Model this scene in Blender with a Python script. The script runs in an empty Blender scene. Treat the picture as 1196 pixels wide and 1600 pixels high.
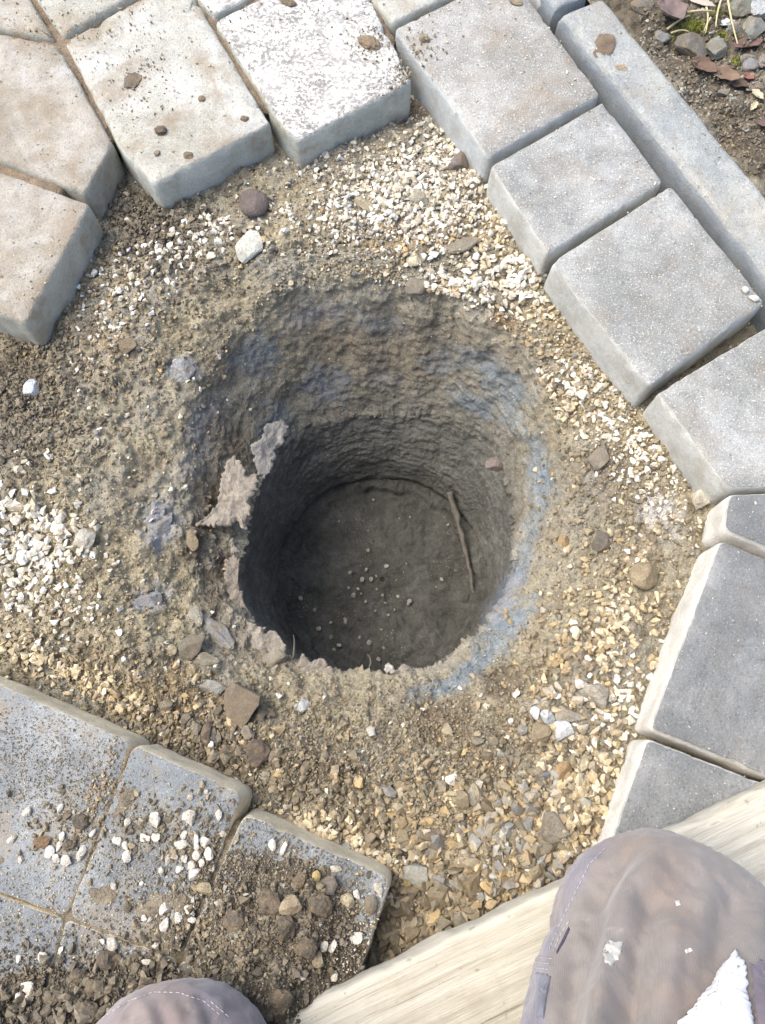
import bpy, bmesh, math, random
import numpy as np
from mathutils import Vector, Matrix

random.seed(7)
rng = np.random.default_rng(11)
scene = bpy.context.scene
COL = scene.collection

# ------------------------------------------------------------------ camera
H = 0.78                       # camera height above the paver tops (z = 0)
TILT = math.radians(17.1)      # forward tilt from straight down
FPX = 1200.0                   # focal length for a 1196 x 1600 frame
cam_d = bpy.data.cameras.new('camera')
cam = bpy.data.objects.new('camera', cam_d)
COL.objects.link(cam)
cam.location = (0, 0, H)
cam.rotation_euler = (TILT, 0, 0)
cam_d.sensor_fit = 'VERTICAL'
cam_d.angle_y = 2 * math.atan(800.0 / FPX)
cam_d.clip_start = 0.02
cam_d.clip_end = 300
scene.camera = cam

# ------------------------------------------------------------------ sky, sun, exposure
SUN_EL, SUN_AZ = math.radians(60), math.radians(-74)     # azimuth from +Y towards +X
world = bpy.data.worlds.new('World')
scene.world = world
world.use_nodes = True
wn = world.node_tree
for n in list(wn.nodes):
    wn.nodes.remove(n)
sky = wn.nodes.new('ShaderNodeTexSky')
sky.sky_type = 'NISHITA'
sky.sun_disc = False
sky.sun_elevation = SUN_EL
sky.sun_rotation = SUN_AZ
sky.altitude = 200
sky.air_density = 0.85
sky.dust_density = 4.0
sky.ozone_density = 1.0
bg = wn.nodes.new('ShaderNodeBackground')
bg.inputs['Strength'].default_value = 0.15
wo = wn.nodes.new('ShaderNodeOutputWorld')
wn.links.new(sky.outputs[0], bg.inputs[0])
wn.links.new(bg.outputs[0], wo.inputs[0])
sun_d = bpy.data.lights.new('sun', 'SUN')
sun_d.energy = 1.15
sun_d.angle = math.radians(48)
sun_d.color = (1.0, 0.97, 0.88)
sun = bpy.data.objects.new('sun', sun_d)
COL.objects.link(sun)
sd = Vector((math.sin(SUN_AZ) * math.cos(SUN_EL), math.cos(SUN_AZ) * math.cos(SUN_EL), math.sin(SUN_EL)))
sun.rotation_euler = sd.to_track_quat('Z', 'Y').to_euler()
sun.location = sd * 5
scene.view_settings.view_transform = 'Standard'
scene.view_settings.look = 'None'
scene.view_settings.gamma = 1.0
scene.view_settings.exposure = 1.42
scene.view_settings.use_curve_mapping = False
scene.render.engine = 'CYCLES'
scene.cycles.max_bounces = 6
scene.cycles.diffuse_bounces = 4
scene.cycles.use_denoising = True


# ------------------------------------------------------------------ helpers: places
CT, ST = math.cos(TILT), math.sin(TILT)


def P(px, py, z=0.0):
    """A spot of the ground plan (in frame units of the survey photo) on the level z."""
    u, v = (px - 598) / FPX, -(py - 800) / FPX
    d = Vector((u, v * CT + ST, v * ST - CT))
    t = (z - H) / d.z
    return Vector((d.x * t, d.y * t, z))


def Pn(px, py, z):
    px, py, z = np.broadcast_arrays(np.asarray(px, float), np.asarray(py, float), np.asarray(z, float))
    u, v = (px - 598) / FPX, -(py - 800) / FPX
    dx, dy, dz = u, v * CT + ST, v * ST - CT
    t = (z - H) / dz
    return np.stack([dx * t, dy * t, z], -1)


def plan_of(co):
    """inverse of Pn"""
    x, y, z = co[:, 0], co[:, 1], co[:, 2] - H
    dep = y * ST - z * CT
    v = (y * CT + z * ST) / dep
    u = x / dep
    return u * FPX + 598, 800 - v * FPX


def mpp(px, py, z=0.0):
    p = P(px, py, z)
    return (p.y * ST - (p.z - H) * CT) / FPX


def S(r, g, b):
    f = lambda c: (c / 255 / 12.92) if c <= 10 else ((c / 255 + 0.055) / 1.055) ** 2.4
    return (f(r), f(g), f(b))


# ------------------------------------------------------------------ helpers: noise
def _hash(ix, iy, iz, seed):
    h = (ix.astype(np.int64) * 374761393 + iy.astype(np.int64) * 668265263 + iz.astype(np.int64) * 2147483647 + seed * 974711) & 0xFFFFFFFF
    h = ((h ^ (h >> 13)) * 1274126177) & 0xFFFFFFFF
    h = ((h ^ (h >> 16)) * 2246822519) & 0xFFFFFFFF
    return (h ^ (h >> 15)) & 0xFFFFFFFF


def vnoise(p, seed=0):
    i = np.floor(p).astype(np.int64)
    f = p - i
    u = f * f * f * (f * (f * 6 - 15) + 10)
    out = 0
    for dx in (0, 1):
        for dy in (0, 1):
            for dz in (0, 1):
                h = _hash(i[:, 0] + dx, i[:, 1] + dy, i[:, 2] + dz, seed)
                gx = ((h & 1023) / 511.5 - 1)
                gy = (((h >> 10) & 1023) / 511.5 - 1)
                gz = (((h >> 20) & 1023) / 511.5 - 1)
                g = gx * (f[:, 0] - dx) + gy * (f[:, 1] - dy) + gz * (f[:, 2] - dz)
                w = (u[:, 0] if dx else 1 - u[:, 0]) * (u[:, 1] if dy else 1 - u[:, 1]) * (u[:, 2] if dz else 1 - u[:, 2])
                out = out + w * g
    return out * 1.5


def fbm(p, octv=4, seed=0, gain=0.5):
    a, s, o = 1.0, 1.0, 0
    for k in range(octv):
        o = o + a * vnoise(p * s + k * 17.3, seed + k)
        a *= gain
        s *= 2.03
    return o


def worley(p, seed=0):
    """2-D cells of x, y: distance to the nearest seed and a random value of its cell"""
    i = np.floor(p[:, :2]).astype(np.int64)
    best = np.full(len(p), 9.0)
    val = np.zeros(len(p))
    zz = np.zeros(len(p), np.int64)
    for dx in (-1, 0, 1):
        for dy in (-1, 0, 1):
            cx, cy = i[:, 0] + dx, i[:, 1] + dy
            h = _hash(cx, cy, zz, seed)
            qx = cx + (h & 1023) / 1023.0
            qy = cy + ((h >> 10) & 1023) / 1023.0
            d = np.hypot(p[:, 0] - qx, p[:, 1] - qy)
            m = d < best
            best = np.where(m, d, best)
            val = np.where(m, ((h >> 20) & 1023) / 1023.0, val)
    return best, val


def sstep(a, b, x):
    t = np.clip((x - a) / (b - a), 0, 1)
    return t * t * (3 - 2 * t)


# ------------------------------------------------------------------ helpers: materials
class MatB:
    def __init__(self, name):
        self.m = bpy.data.materials.new(name)
        self.m.use_nodes = True
        self.t = self.m.node_tree
        self.b = self.t.nodes['Principled BSDF']
        self._pos = None

    def n(self, typ, **kw):
        x = self.t.nodes.new(typ)
        for k, v in kw.items():
            setattr(x, k, v)
        return x

    def l(self, a, b):
        self.t.links.new(a, b)

    def pos(self):
        if self._pos is None:
            self._pos = self.n('ShaderNodeNewGeometry').outputs['Position']
        return self._pos

    def geo(self, out):
        return self.n('ShaderNodeNewGeometry').outputs[out]

    def mapped(self, scale, rot=(0, 0, 0), src=None):
        mp = self.n('ShaderNodeMapping')
        mp.inputs['Scale'].default_value = scale
        mp.inputs['Rotation'].default_value = rot
        self.l(src or self.pos(), mp.inputs['Vector'])
        return mp.outputs[0]

    def noise(self, scale, detail=4, rough=0.55, vec=None, dist=0.0):
        x = self.n('ShaderNodeTexNoise')
        x.inputs['Scale'].default_value = scale
        x.inputs['Detail'].default_value = detail
        x.inputs['Roughness'].default_value = rough
        x.inputs['Distortion'].default_value = dist
        self.l(vec or self.pos(), x.inputs['Vector'])
        return x.outputs['Fac']

    def voro(self, scale, vec=None, feature='F1'):
        x = self.n('ShaderNodeTexVoronoi', feature=feature)
        x.inputs['Scale'].default_value = scale
        self.l(vec or self.pos(), x.inputs['Vector'])
        return x.outputs['Distance']

    def ramp(self, fac, stops, interp='LINEAR'):
        r = self.n('ShaderNodeValToRGB')
        r.color_ramp.interpolation = interp
        e = r.color_ramp.elements
        while len(e) < len(stops):
            e.new(0.5)
        for k, (p, c) in enumerate(stops):
            e[k].position = p
            e[k].color = (*c, 1) if not isinstance(c, (int, float)) else (c, c, c, 1)
        self.l(fac, r.inputs[0])
        return r.outputs[0]

    def mix(self, fac, a, b, blend='MIX'):
        x = self.n('ShaderNodeMix', data_type='RGBA', blend_type=blend)
        for sock, v in ((x.inputs[0], fac), (x.inputs[6], a), (x.inputs[7], b)):
            if isinstance(v, (int, float)):
                sock.default_value = v if sock is x.inputs[0] or sock.name == 'Factor' else (v, v, v, 1)
            elif isinstance(v, tuple):
                sock.default_value = (*v, 1)
            else:
                self.l(v, sock)
        return x.outputs[2]

    def math(self, op, a, b=0.0):
        x = self.n('ShaderNodeMath', operation=op)
        for sock, v in ((x.inputs[0], a), (x.inputs[1], b)):
            if isinstance(v, (int, float)):
                sock.default_value = v
            else:
                self.l(v, sock)
        return x.outputs[0]

    def attr(self, name='Col'):
        x = self.n('ShaderNodeAttribute')
        x.attribute_name = name
        return x.outputs['Color']

    def bump(self, height, dist=0.001, strength=1.0, prev=None):
        x = self.n('ShaderNodeBump')
        x.inputs['Strength'].default_value = strength
        x.inputs['Distance'].default_value = dist
        self.l(height, x.inputs['Height'])
        if prev:
            self.l(prev, x.inputs['Normal'])
        return x.outputs[0]

    def done(self, color, rough=0.9, spec=0.3, normal=None, **kw):
        if isinstance(color, tuple):
            self.b.inputs['Base Color'].default_value = (*color, 1)
        else:
            self.l(color, self.b.inputs['Base Color'])
        if isinstance(rough, (int, float)):
            self.b.inputs['Roughness'].default_value = rough
        else:
            self.l(rough, self.b.inputs['Roughness'])
        self.b.inputs['Specular IOR Level'].default_value = spec
        if normal is not None:
            self.l(normal, self.b.inputs['Normal'])
        for k, v in kw.items():
            self.b.inputs[k].default_value = v
        return self.m


def mat_soil():
    b = MatB('soil')
    c = b.attr()
    n1 = b.noise(420, 5, 0.7)
    n2 = b.noise(70, 5, 0.65)
    c = b.mix(1.0, c, b.ramp(n1, [(0.28, 0.66), (0.5, 0.97), (0.72, 1.32)]), 'MULTIPLY')
    c = b.mix(1.0, c, b.ramp(n2, [(0.3, 0.72), (0.7, 1.25)]), 'MULTIPLY')
    v = b.voro(520)
    grains = b.math('MULTIPLY', b.math('GREATER_THAN', b.noise(330, 2, 0.5), 0.66), b.ramp(b.noise(17, 4, .6), [(.5, 0.0), (.64, 1.0)]))
    c = b.mix(b.math('MULTIPLY', grains, 0.45), c, S(196, 182, 150))
    nb = b.bump(b.noise(300, 6, 0.75), 0.0035, 0.9)
    nb = b.bump(v, 0.0014, 0.6, nb)
    return b.done(c, 0.92, 0.2, nb)


def mat_chip(name='gravel', rough=0.75):
    b = MatB(name)
    c = b.attr()
    c = b.mix(1.0, c, b.ramp(b.noise(330, 4, 0.65), [(0.25, 0.68), (0.75, 1.22)]), 'MULTIPLY')
    c = b.mix(b.math('MULTIPLY', b.ramp(b.noise(120, 5, .65), [(.46, 0.0), (.6, 1.0)]), .35), c, S(148, 133, 108))
    nb = b.bump(b.noise(600, 4, 0.65), 0.0009, 0.8)
    return b.done(c, rough, 0.3, nb)


def mat_stone(name, col, col2=None, dirt=0.25, rough=0.7):
    b = MatB(name)
    col2 = col2 or tuple(x * 0.65 for x in col)
    c = b.mix(b.ramp(b.noise(70, 5, 0.65), [(0.35, 0.0), (0.65, 1.0)]), col, col2)
    c = b.mix(b.math('MULTIPLY', b.ramp(b.noise(95, 6, 0.7), [(0.44, 0.0), (0.6, 1.0)]), min(1, dirt * 2.2)), c, S(132, 114, 88))
    c = b.mix(1.0, c, b.ramp(b.noise(600, 3, 0.6), [(0.3, 0.75), (0.7, 1.2)]), 'MULTIPLY')
    nb = b.bump(b.noise(260, 6, 0.75), 0.003, 0.9)
    return b.done(c, rough, 0.35, nb)


def mat_paver(name, dark, light, side, dust=0.4, dirt=0.2, speck=0.25, rough=0.55, exposed=0.0, sidedirt=0.45, dustcol=S(205, 205, 200), dirtcol=S(130, 112, 86)):
    b = MatB(name)
    c = b.mix(b.ramp(b.noise(11, 6, 0.62), [(0.32, 0.0), (0.68, 1.0)]), dark, light)
    c = b.mix(1.0, c, b.ramp(b.noise(55, 5, 0.6), [(0.3, 0.82), (0.7, 1.16)]), 'MULTIPLY')
    # pale rubbed-in sand, in patches and as single grains
    d1 = b.ramp(b.noise(7.5, 7, 0.68, dist=0.4), [(0.46, 0.0), (0.68, 1.0)])
    c = b.mix(b.math('MULTIPLY', d1, dust), c, dustcol)
    fine = b.ramp(b.noise(520, 3, 0.6), [(0.56, 0.0), (0.66, 1.0)])
    c = b.mix(b.math('MULTIPLY', fine, speck), c, S(225, 220, 208))
    pits = b.ramp(b.noise(300, 4, 0.65), [(0.34, 1.0), (0.44, 0.0)])
    c = b.mix(b.math('MULTIPLY', pits, 0.6), c, tuple(x * 0.45 for x in dark))
    # brown earth
    e1 = b.ramp(b.noise(16, 7, 0.7, dist=0.3), [(0.5, 0.0), (0.64, 1.0)])
    c = b.mix(b.math('MULTIPLY', e1, dirt), c, dirtcol)
    if exposed:
        ag = b.ramp(b.math('ADD', b.math('MULTIPLY', b.noise(190, 4, 0.75), .7), b.math('MULTIPLY', b.noise(45, 3, .6), .3)), [(0.45, 0.0), (0.54, 1.0)])
        wc = b.mix(ag, S(112, 108, 102), S(204, 201, 192))
        worn = b.ramp(b.noise(13, 5, .65), [(.36, .45), (.56, exposed)])
        c = b.mix(worn, c, wc)
    # the body of the stone, seen on its flanks
    nz = b.n('ShaderNodeSeparateXYZ')
    b.l(b.geo('True Normal'), nz.inputs[0])
    up = b.ramp(nz.outputs[2], [(0.35, 1.0), (0.8, 0.0)])
    sc = b.mix(b.ramp(b.noise(24, 6, 0.65), [(0.35, 0.0), (0.65, 1.0)]), side, tuple(x * 0.72 for x in side))
    sc = b.mix(b.math('MULTIPLY', b.ramp(b.noise(30, 6, 0.7), [(0.48, 0.0), (0.6, 1.0)]), sidedirt), sc, S(140, 120, 90))
    sc = b.mix(1.0, sc, b.ramp(b.noise(480, 4, 0.7), [(0.3, 0.78), (0.7, 1.16)]), 'MULTIPLY')
    c = b.mix(up, c, sc)
    nb = b.bump(b.noise(38, 6, 0.65), 0.003, 0.6)
    nb = b.bump(b.noise(380, 5, 0.7), 0.0022, 0.85, nb)
    if exposed:
        nb = b.bump(b.noise(230, 3, 0.6), 0.002, 0.7, nb)
    r = b.mix(up, b.math('ADD', rough, 0.0), 0.9)
    return b.done(c, r, 0.5, nb)


def mat_wood():
    b = MatB('weathered_wood')
    tc = b.n('ShaderNodeTexCoord').outputs['Object']
    n1 = b.noise(1.0, 5, 0.6, b.mapped((5, 120, 60), src=tc), dist=0.25)
    n2 = b.noise(1.0, 5, 0.65, b.mapped((26, 620, 240), src=tc))
    c = b.ramp(n1, [(0.25, S(158, 151, 134)), (0.45, S(176, 170, 153)), (0.6, S(186, 181, 166)), (0.8, S(176, 167, 146))])
    c = b.mix(1.0, c, b.ramp(n2, [(0.25, 0.78), (0.5, 1.0), (0.75, 1.1)]), 'MULTIPLY')
    crack = b.ramp(b.noise(1.0, 4, 0.55, b.mapped((3.2, 170, 60), src=tc), dist=0.15), [(0.30, 1.0), (0.345, 0.0)])
    c = b.mix(b.math('MULTIPLY', crack, 0.55), c, S(104, 94, 78))
    st = b.ramp(b.noise(12, 6, 0.7), [(0.52, 0.0), (0.68, 1.0)])
    c = b.mix(b.math('MULTIPLY', st, 0.4), c, S(146, 134, 112))
    sp = b.ramp(b.noise(110, 4, 0.65), [(0.64, 0.0), (0.70, 1.0)])
    c = b.mix(b.math('MULTIPLY', sp, 0.5), c, S(118, 104, 82))
    h = b.math('SUBTRACT', b.math('ADD', b.math('MULTIPLY', n1, .4), n2), crack)
    return b.done(c, 0.8, 0.2, b.bump(h, 0.0011, 0.8))


def mat_cloth(name, col, stain=0.5, scale=1.0):
    b = MatB(name)
    bc = b.attr() if col is None else col
    c = b.mix(1.0, bc, b.ramp(b.noise(14, 6, 0.62), [(0.3, 0.82), (0.7, 1.25)]), 'MULTIPLY')
    c = b.mix(b.math('MULTIPLY', b.ramp(b.noise(9, 6, 0.6, dist=0.6), [(0.45, 0.0), (0.62, 1.0)]), stain), c, S(128, 112, 100))
    c = b.mix(b.math('MULTIPLY', b.ramp(b.noise(45, 5, 0.6, dist=1.0), [(0.63, 0.0), (0.72, 1.0)]), 0.35), c, S(172, 164, 152))
    c = b.mix(b.math('MULTIPLY', b.ramp(b.noise(22, 6, 0.7), [(0.5, 0.0), (0.66, 1.0)]), 0.3), c, S(150, 140, 128))
    w1 = b.n('ShaderNodeTexWave')
    w1.inputs['Scale'].default_value = 280
    w1.inputs['Distortion'].default_value = 1.5
    b.l(b.mapped((1, 0.6, 1), (0, 0, 0.7)), w1.inputs['Vector'])
    c = b.mix(1.0, c, b.ramp(w1.outputs['Fac'], [(0.0, 0.95), (1.0, 1.03)]), 'MULTIPLY')
    nb = b.bump(w1.outputs['Fac'], 0.0002, 0.4)
    nb = b.bump(b.noise(60, 5, 0.6), 0.0025, 0.5, nb)
    m = b.done(c, 0.95, 0.12, nb)
    b.b.inputs['Sheen Weight'].default_value = 0.25
    return m


def mat_plain(name, col, rough=0.8, var=0.25, scale=60, bump=0.0008):
    b = MatB(name)
    c = b.mix(1.0, col, b.ramp(b.noise(scale, 5, 0.65), [(0.25, 1 - var), (0.75, 1 + var)]), 'MULTIPLY')
    return b.done(c, rough, 0.3, b.bump(b.noise(scale * 5, 4, 0.6), bump, 0.8))


SOIL = mat_soil()
CHIP = mat_chip()


# ------------------------------------------------------------------ helpers: objects
def tag(o, label=None, cat=None, group=None, kind=None):
    if label:
        o['label'] = label
    if cat:
        o['category'] = cat
    if group:
        o['group'] = group
    if kind:
        o['kind'] = kind
    return o


def link(name, me, mat=None, parent=None, loc=None, rot=None):
    o = bpy.data.objects.new(name, me)
    COL.objects.link(o)
    if mat and me is not None and not me.materials:
        me.materials.append(mat)
    if loc is not None:
        o.location = loc
    if rot is not None:
        o.rotation_euler = rot
    if parent is not None:
        o.parent = parent
        o.matrix_parent_inverse = Matrix.Identity(4)
    return o


def mesh_np(name, verts, faces, col=None, smooth=True):
    """verts (n,3); faces: array (m,k) of one size, or a list of such arrays"""
    me = bpy.data.meshes.new(name)
    fl = faces if isinstance(faces, list) else [faces]
    fl = [np.asarray(f, np.int32) for f in fl if len(f)]
    verts = np.asarray(verts, np.float32)
    me.vertices.add(len(verts))
    me.vertices.foreach_set('co', verts.ravel())
    nl = sum(f.size for f in fl)
    npoly = sum(len(f) for f in fl)
    me.loops.add(nl)
    me.polygons.add(npoly)
    me.loops.foreach_set('vertex_index', np.concatenate([f.ravel() for f in fl]))
    tot = np.concatenate([np.full(len(f), f.shape[1], np.int32) for f in fl])
    start = np.concatenate([[0], np.cumsum(tot)[:-1]]).astype(np.int32)
    me.polygons.foreach_set('loop_start', start)
    me.polygons.foreach_set('loop_total', tot)
    me.polygons.foreach_set('use_smooth', np.full(npoly, smooth, bool))
    if col is not None:
        a = me.color_attributes.new('Col', 'FLOAT_COLOR', 'POINT')
        rgba = np.ones((len(verts), 4), np.float32)
        rgba[:, :3] = col
        a.data.foreach_set('color', rgba.ravel())
    me.update(calc_edges=True)
    me.validate()
    return me


def grid_faces(nr, nc, wrap=False):
    r = np.arange(nr - 1)[:, None]
    c = np.arange(nc if wrap else nc - 1)[None, :]
    c2 = (c + 1) % nc
    a = r * nc + c
    b = r * nc + c2
    d = (r + 1) * nc + c2
    e = (r + 1) * nc + c
    return np.stack([a, b, d, e], -1).reshape(-1, 4)


# ================================================================== GROUND WITH THE HOLE
FLOOR_Z = -0.407
_c = P(597, 905, FLOOR_Z)
HX, HY = _c.x, _c.y
R_FLOOR = 0.162

LIP = [(800, 850, -.18), (796, 770, -.215), (768, 704, -.235), (700, 664, -.245), (600, 650, -.25), (517, 656, -.245), (456, 676, -.225),
       (417, 738, -.20), (388, 830, -.165), (372, 910, -.135), (400, 980, -.118), (470, 1033, -.112), (570, 1048, -.11), (650, 1045, -.11),
       (735, 998, -.117), (783, 940, -.14)]
RIM = [(884, 830, -.078), (888, 730, -.076), (864, 620, -.072), (775, 505, -.068), (610, 446, -.062), (470, 450, -.064), (352, 520, -.07),
       (294, 640, -.078), (282, 780, -.084), (300, 900, -.090), (345, 1000, -.09), (412, 1075, -.088), (540, 1105, -.087), (660, 1094, -.086),
       (770, 1052, -.084), (850, 960, -.08)]
BED = [(985, 830, -.058), (1000, 700, -.058), (965, 560, -.055), (810, 420, -.052), (600, 385, -.050), (430, 390, -.048), (280, 430, -.050),
       (140, 570, -.055), (95, 760, -.056), (120, 920, -.054), (200, 1040, -.056), (320, 1150, -.058), (560, 1200, -.052), (700, 1190, -.05),
       (830, 1130, -.052), (935, 980, -.056)]
FAR = [(1150, 830, -.06), (1150, 650, -.06), (1060, 480, -.056), (850, 330, -.052), (590, 240, -.046), (380, 270, -.046), (180, 330, -.052),
       (40, 520, -.06), (-40, 740, -.05), (-40, 940, -.05), (60, 1090, -.064), (260, 1250, -.066), (560, 1360, -.055), (750, 1370, -.038),
       (930, 1240, -.045), (1040, 1020, -.06)]


def contour(ctrl, TH):
    pts = np.array([tuple(P(*c)) for c in ctrl])
    dx, dy = pts[:, 0] - HX, pts[:, 1] - HY
    th, r, z = np.arctan2(dy, dx), np.hypot(dx, dy), pts[:, 2]
    o = np.argsort(th)
    th, r, z = th[o], r[o], z[o]
    n = len(th)
    k = (np.searchsorted(th, TH, side='right') - 1) % n

    def g(i):
        i = k + i
        return th[i % n] + 2 * np.pi * np.floor_divide(i, n), r[i % n], z[i % n]
    (t0, r0, z0), (t1, r1, z1), (t2, r2, z2), (t3, r3, z3) = g(-1), g(0), g(1), g(2)
    T = np.where(TH < th[0], TH + 2 * np.pi, TH)
    T = np.where(T < t1 - 1e-9, T + 2 * np.pi, T)
    T = np.where(T > t2 + 1e-6, T - 2 * np.pi, T)
    u = np.clip((T - t1) / (t2 - t1), 0, 1)

    def cr(a, b, c, d):
        return 0.5 * (2 * b + (c - a) * u + (2 * a - 5 * b + 4 * c - d) * u ** 2 + (3 * b - a - 3 * c + d) * u ** 3)
    return cr(r0, r1, r2, r3), cr(z0, z1, z2, z3)


NT = 1000
TH = np.linspace(-np.pi, np.pi, NT, endpoint=False)
lr, lz = contour(LIP, TH)
rr, rz = contour(RIM, TH)
br, bz = contour(BED, TH)
fr, fz = contour(FAR, TH)
circ = np.stack([np.cos(TH), np.sin(TH), np.zeros(NT)], -1)
lr_s = lr + 0.003 * fbm(circ * 4, 2, 3)
lr = lr + 0.005 * fbm(circ * 9, 4, 3) + 0.003 * fbm(circ * 38, 3, 5)
lz = lz + 0.006 * fbm(circ * 5, 3, 8)
rr = rr + 0.012 * fbm(circ * 5, 3, 13)
far_side = sstep(-0.2, 0.6, np.sin(TH))         # 1 on the far wall of the funnel
rings_r, rings_z, zone = [], [], []


def ring(r, z, zn):
    rings_r.append(r * np.ones(NT))
    rings_z.append(z * np.ones(NT))
    zone.append(zn)


for t in np.linspace(0.0, 1.0, 60)[1:]:         # floor
    ring(R_FLOOR * t, FLOOR_Z + 0.013 * float(sstep(.87, .92, np.array(t))) + .004 * t ** 6, 0.0)
NW = 110
for i, t in enumerate(np.linspace(0, 1, NW)[1:]):       # shaft wall
    belly = 0.006 * math.sin(math.pi * t)
    top_ = sstep(.9, 1.0, np.array(t)) * (1 - .8 * far_side)
    r = (R_FLOOR + 0.002) * (1 - t ** 1.6) + (lr_s * (1 - top_) + lr * top_) * t ** 1.6 + belly * (1 - far_side)
    ring(r, (FLOOR_Z + 0.018) * (1 - t) + lz * t, 0.1 + 0.8 * t)
NF = 105
for t in np.linspace(0, 1, NF)[1:]:             # funnel
    e = 0.65 + 0.45 * np.maximum(far_side, .8 * sstep(.3, .9, -np.cos(TH)) * (np.sin(TH) > -.5))
    s = t ** e
    r = (lr_s + (lr - lr_s) * math.exp(-t * 14)) * (1 - t) + rr * t
    ring(r, lz * (1 - s) + rz * s, 1.0 + t)
for t in np.linspace(0, 1, 75)[1:]:
    s = t * t * (3 - 2 * t) * 0.4 + 0.6 * t
    ring(rr * (1 - t) + br * t, rz * (1 - s) + bz * s, 2.0 + t)
for t in np.linspace(0, 1, 80)[1:]:
    ring(br * (1 - t) + fr * t, bz * (1 - t) + fz * t, 3.0 + t)
for t in np.linspace(0, 1, 30)[1:]:
    ring(fr * (1 - t) + (fr + 0.22) * t, fz * (1 - t) - 0.072 * t, 4.0 + t)
base = rings_r[-1]
for d in (0.1, 0.4, 1.2, 4, 12, 60):
    ring(base + d, -0.072, 5.0)
NR = len(rings_r)
RR, ZZ = np.array(rings_r), np.array(rings_z)
za = np.array(zone)
kx = np.arange(-34, 35)
ker = np.exp(-(kx / 13.0) ** 2)
ker /= ker.sum()
def soft_rows(A):
    pad = np.vstack([np.repeat(A[:1], 34, 0), A, np.repeat(A[-1:], 34, 0)])
    return sum(k_ * pad[34 + o_:34 + o_ + len(A)] for k_, o_ in zip(ker, kx))
wsm = (sstep(1.25, 1.55, za) * (1 - sstep(3.3, 3.7, za)))[:, None]
RR, ZZ = RR * (1 - wsm) + soft_rows(RR) * wsm, ZZ * (1 - wsm) + soft_rows(ZZ) * wsm
G = np.zeros((NR, NT, 3))
G[..., 0] = HX + RR * np.cos(TH)
G[..., 1] = HY + RR * np.sin(TH)
G[..., 2] = ZZ
zn = np.repeat(np.array(zone)[:, None], NT, 1)
du = np.roll(G, -1, 1) - np.roll(G, 1, 1)
dv = np.gradient(G, axis=0)
N = np.cross(dv, du)
N /= np.linalg.norm(N, axis=-1, keepdims=True) + 1e-12
if N[NR // 2 + 60, 0, 2] < 0:
    N = -N
flat = G.reshape(-1, 3)
znf = zn.ravel()
gpx, gpy = plan_of(flat)
wall = (znf < 1)
amp_big = np.where(wall, 0.003, 0.0075) * np.where(znf > 4.6, 0, 1)
packed = sstep(.9, 1.1, znf) * (1 - sstep(1.75, 2.2, znf)) * sstep(0.15, .6, np.tile(far_side, NR) + .6 * sstep(700, 850, gpx))
amp_big = np.where(znf < 0.1, 0.008, amp_big) * (1 - .35 * packed)
disp = amp_big * fbm(flat * 22, 4, 21)
# clods pressed together
w1, v1 = worley(flat * 60 + 0.3 * fbm(flat * 40, 2, 31)[:, None], 4)
w2, v2 = worley(flat * 150 + 0.3 * fbm(flat * 90, 2, 33)[:, None], 9)
loose = sstep(0.98, 1.5, znf) * np.where(znf > 5, 0, 1) * (1 - .8 * packed)
south = sstep(1080, 1250, gpy)
disp += loose * (0.55 + 0.8 * south) * (0.0085 * np.clip(0.75 - w1, 0, 1) * (v1 > 0.55) * v1 + 0.0034 * np.clip(0.7 - w2, 0, 1) * (v2 > 0.3) * sstep(-.3, .5, fbm(flat * 14, 3, 39)))
disp += np.where(znf > 5, 0, 1) * (0.0016 + 0.0022 * loose) * fbm(flat * 110, 4, 25, 0.6)
w0, v0 = worley(flat * 21 + 0.35 * fbm(flat * 18, 3, 35)[:, None], 17)
leftm = np.exp(-((gpx - 250) / 150) ** 2 - ((gpy - 800) / 260) ** 2) + .5 * np.exp(-((gpx - 560) / 300) ** 2 - ((gpy - 420) / 70) ** 2)
disp += loose * leftm * (0.022 * np.clip(.62 - w0, 0, 1) * (v0 - .15) + 0.006 * fbm(flat * 45, 3, 37))
# scrape rings left by the auger on the shaft wall
zg = flat[:, 2]
ringp = np.stack([np.cos(np.arctan2(flat[:, 1] - HY, flat[:, 0] - HX)) * 1.6, np.sin(np.arctan2(flat[:, 1] - HY, flat[:, 0] - HX)) * 1.6, zg * 75], -1)
disp += np.where(wall & (znf > 0.05), 1, 0) * 0.0011 * fbm(ringp, 4, 41) + np.where(wall & (znf > .2), 1, 0) * .0025 * sstep(.4, .95, znf) * fbm(flat * 26, 4, 42)
# shallow scrape rings on the floor
fl = znf < 0.05
rad = np.hypot(flat[:, 0] - HX, flat[:, 1] - HY)
disp += np.where(fl, 1, 0) * (0.003 * fbm(np.stack([rad * 90, circ[:, 0].repeat(1)[np.tile(np.arange(NT), NR)] * 0.8, circ[:, 1][np.tile(np.arange(NT), NR)] * 0.8], -1), 3, 43) * sstep(0.06, 0.16, rad) + 0.0035 * np.clip(fbm(flat * 70, 3, 44), 0, 1))
# ledge round the foot of the shaft
disp += np.where(wall, 1, 0) * 0.005 * np.exp(-((zg - FLOOR_Z - 0.03) / 0.009) ** 2) * (0.6 + 0.6 * fbm(circ[np.tile(np.arange(NT), NR)] * 2, 2, 47))
Nf = N.reshape(-1, 3)
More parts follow.
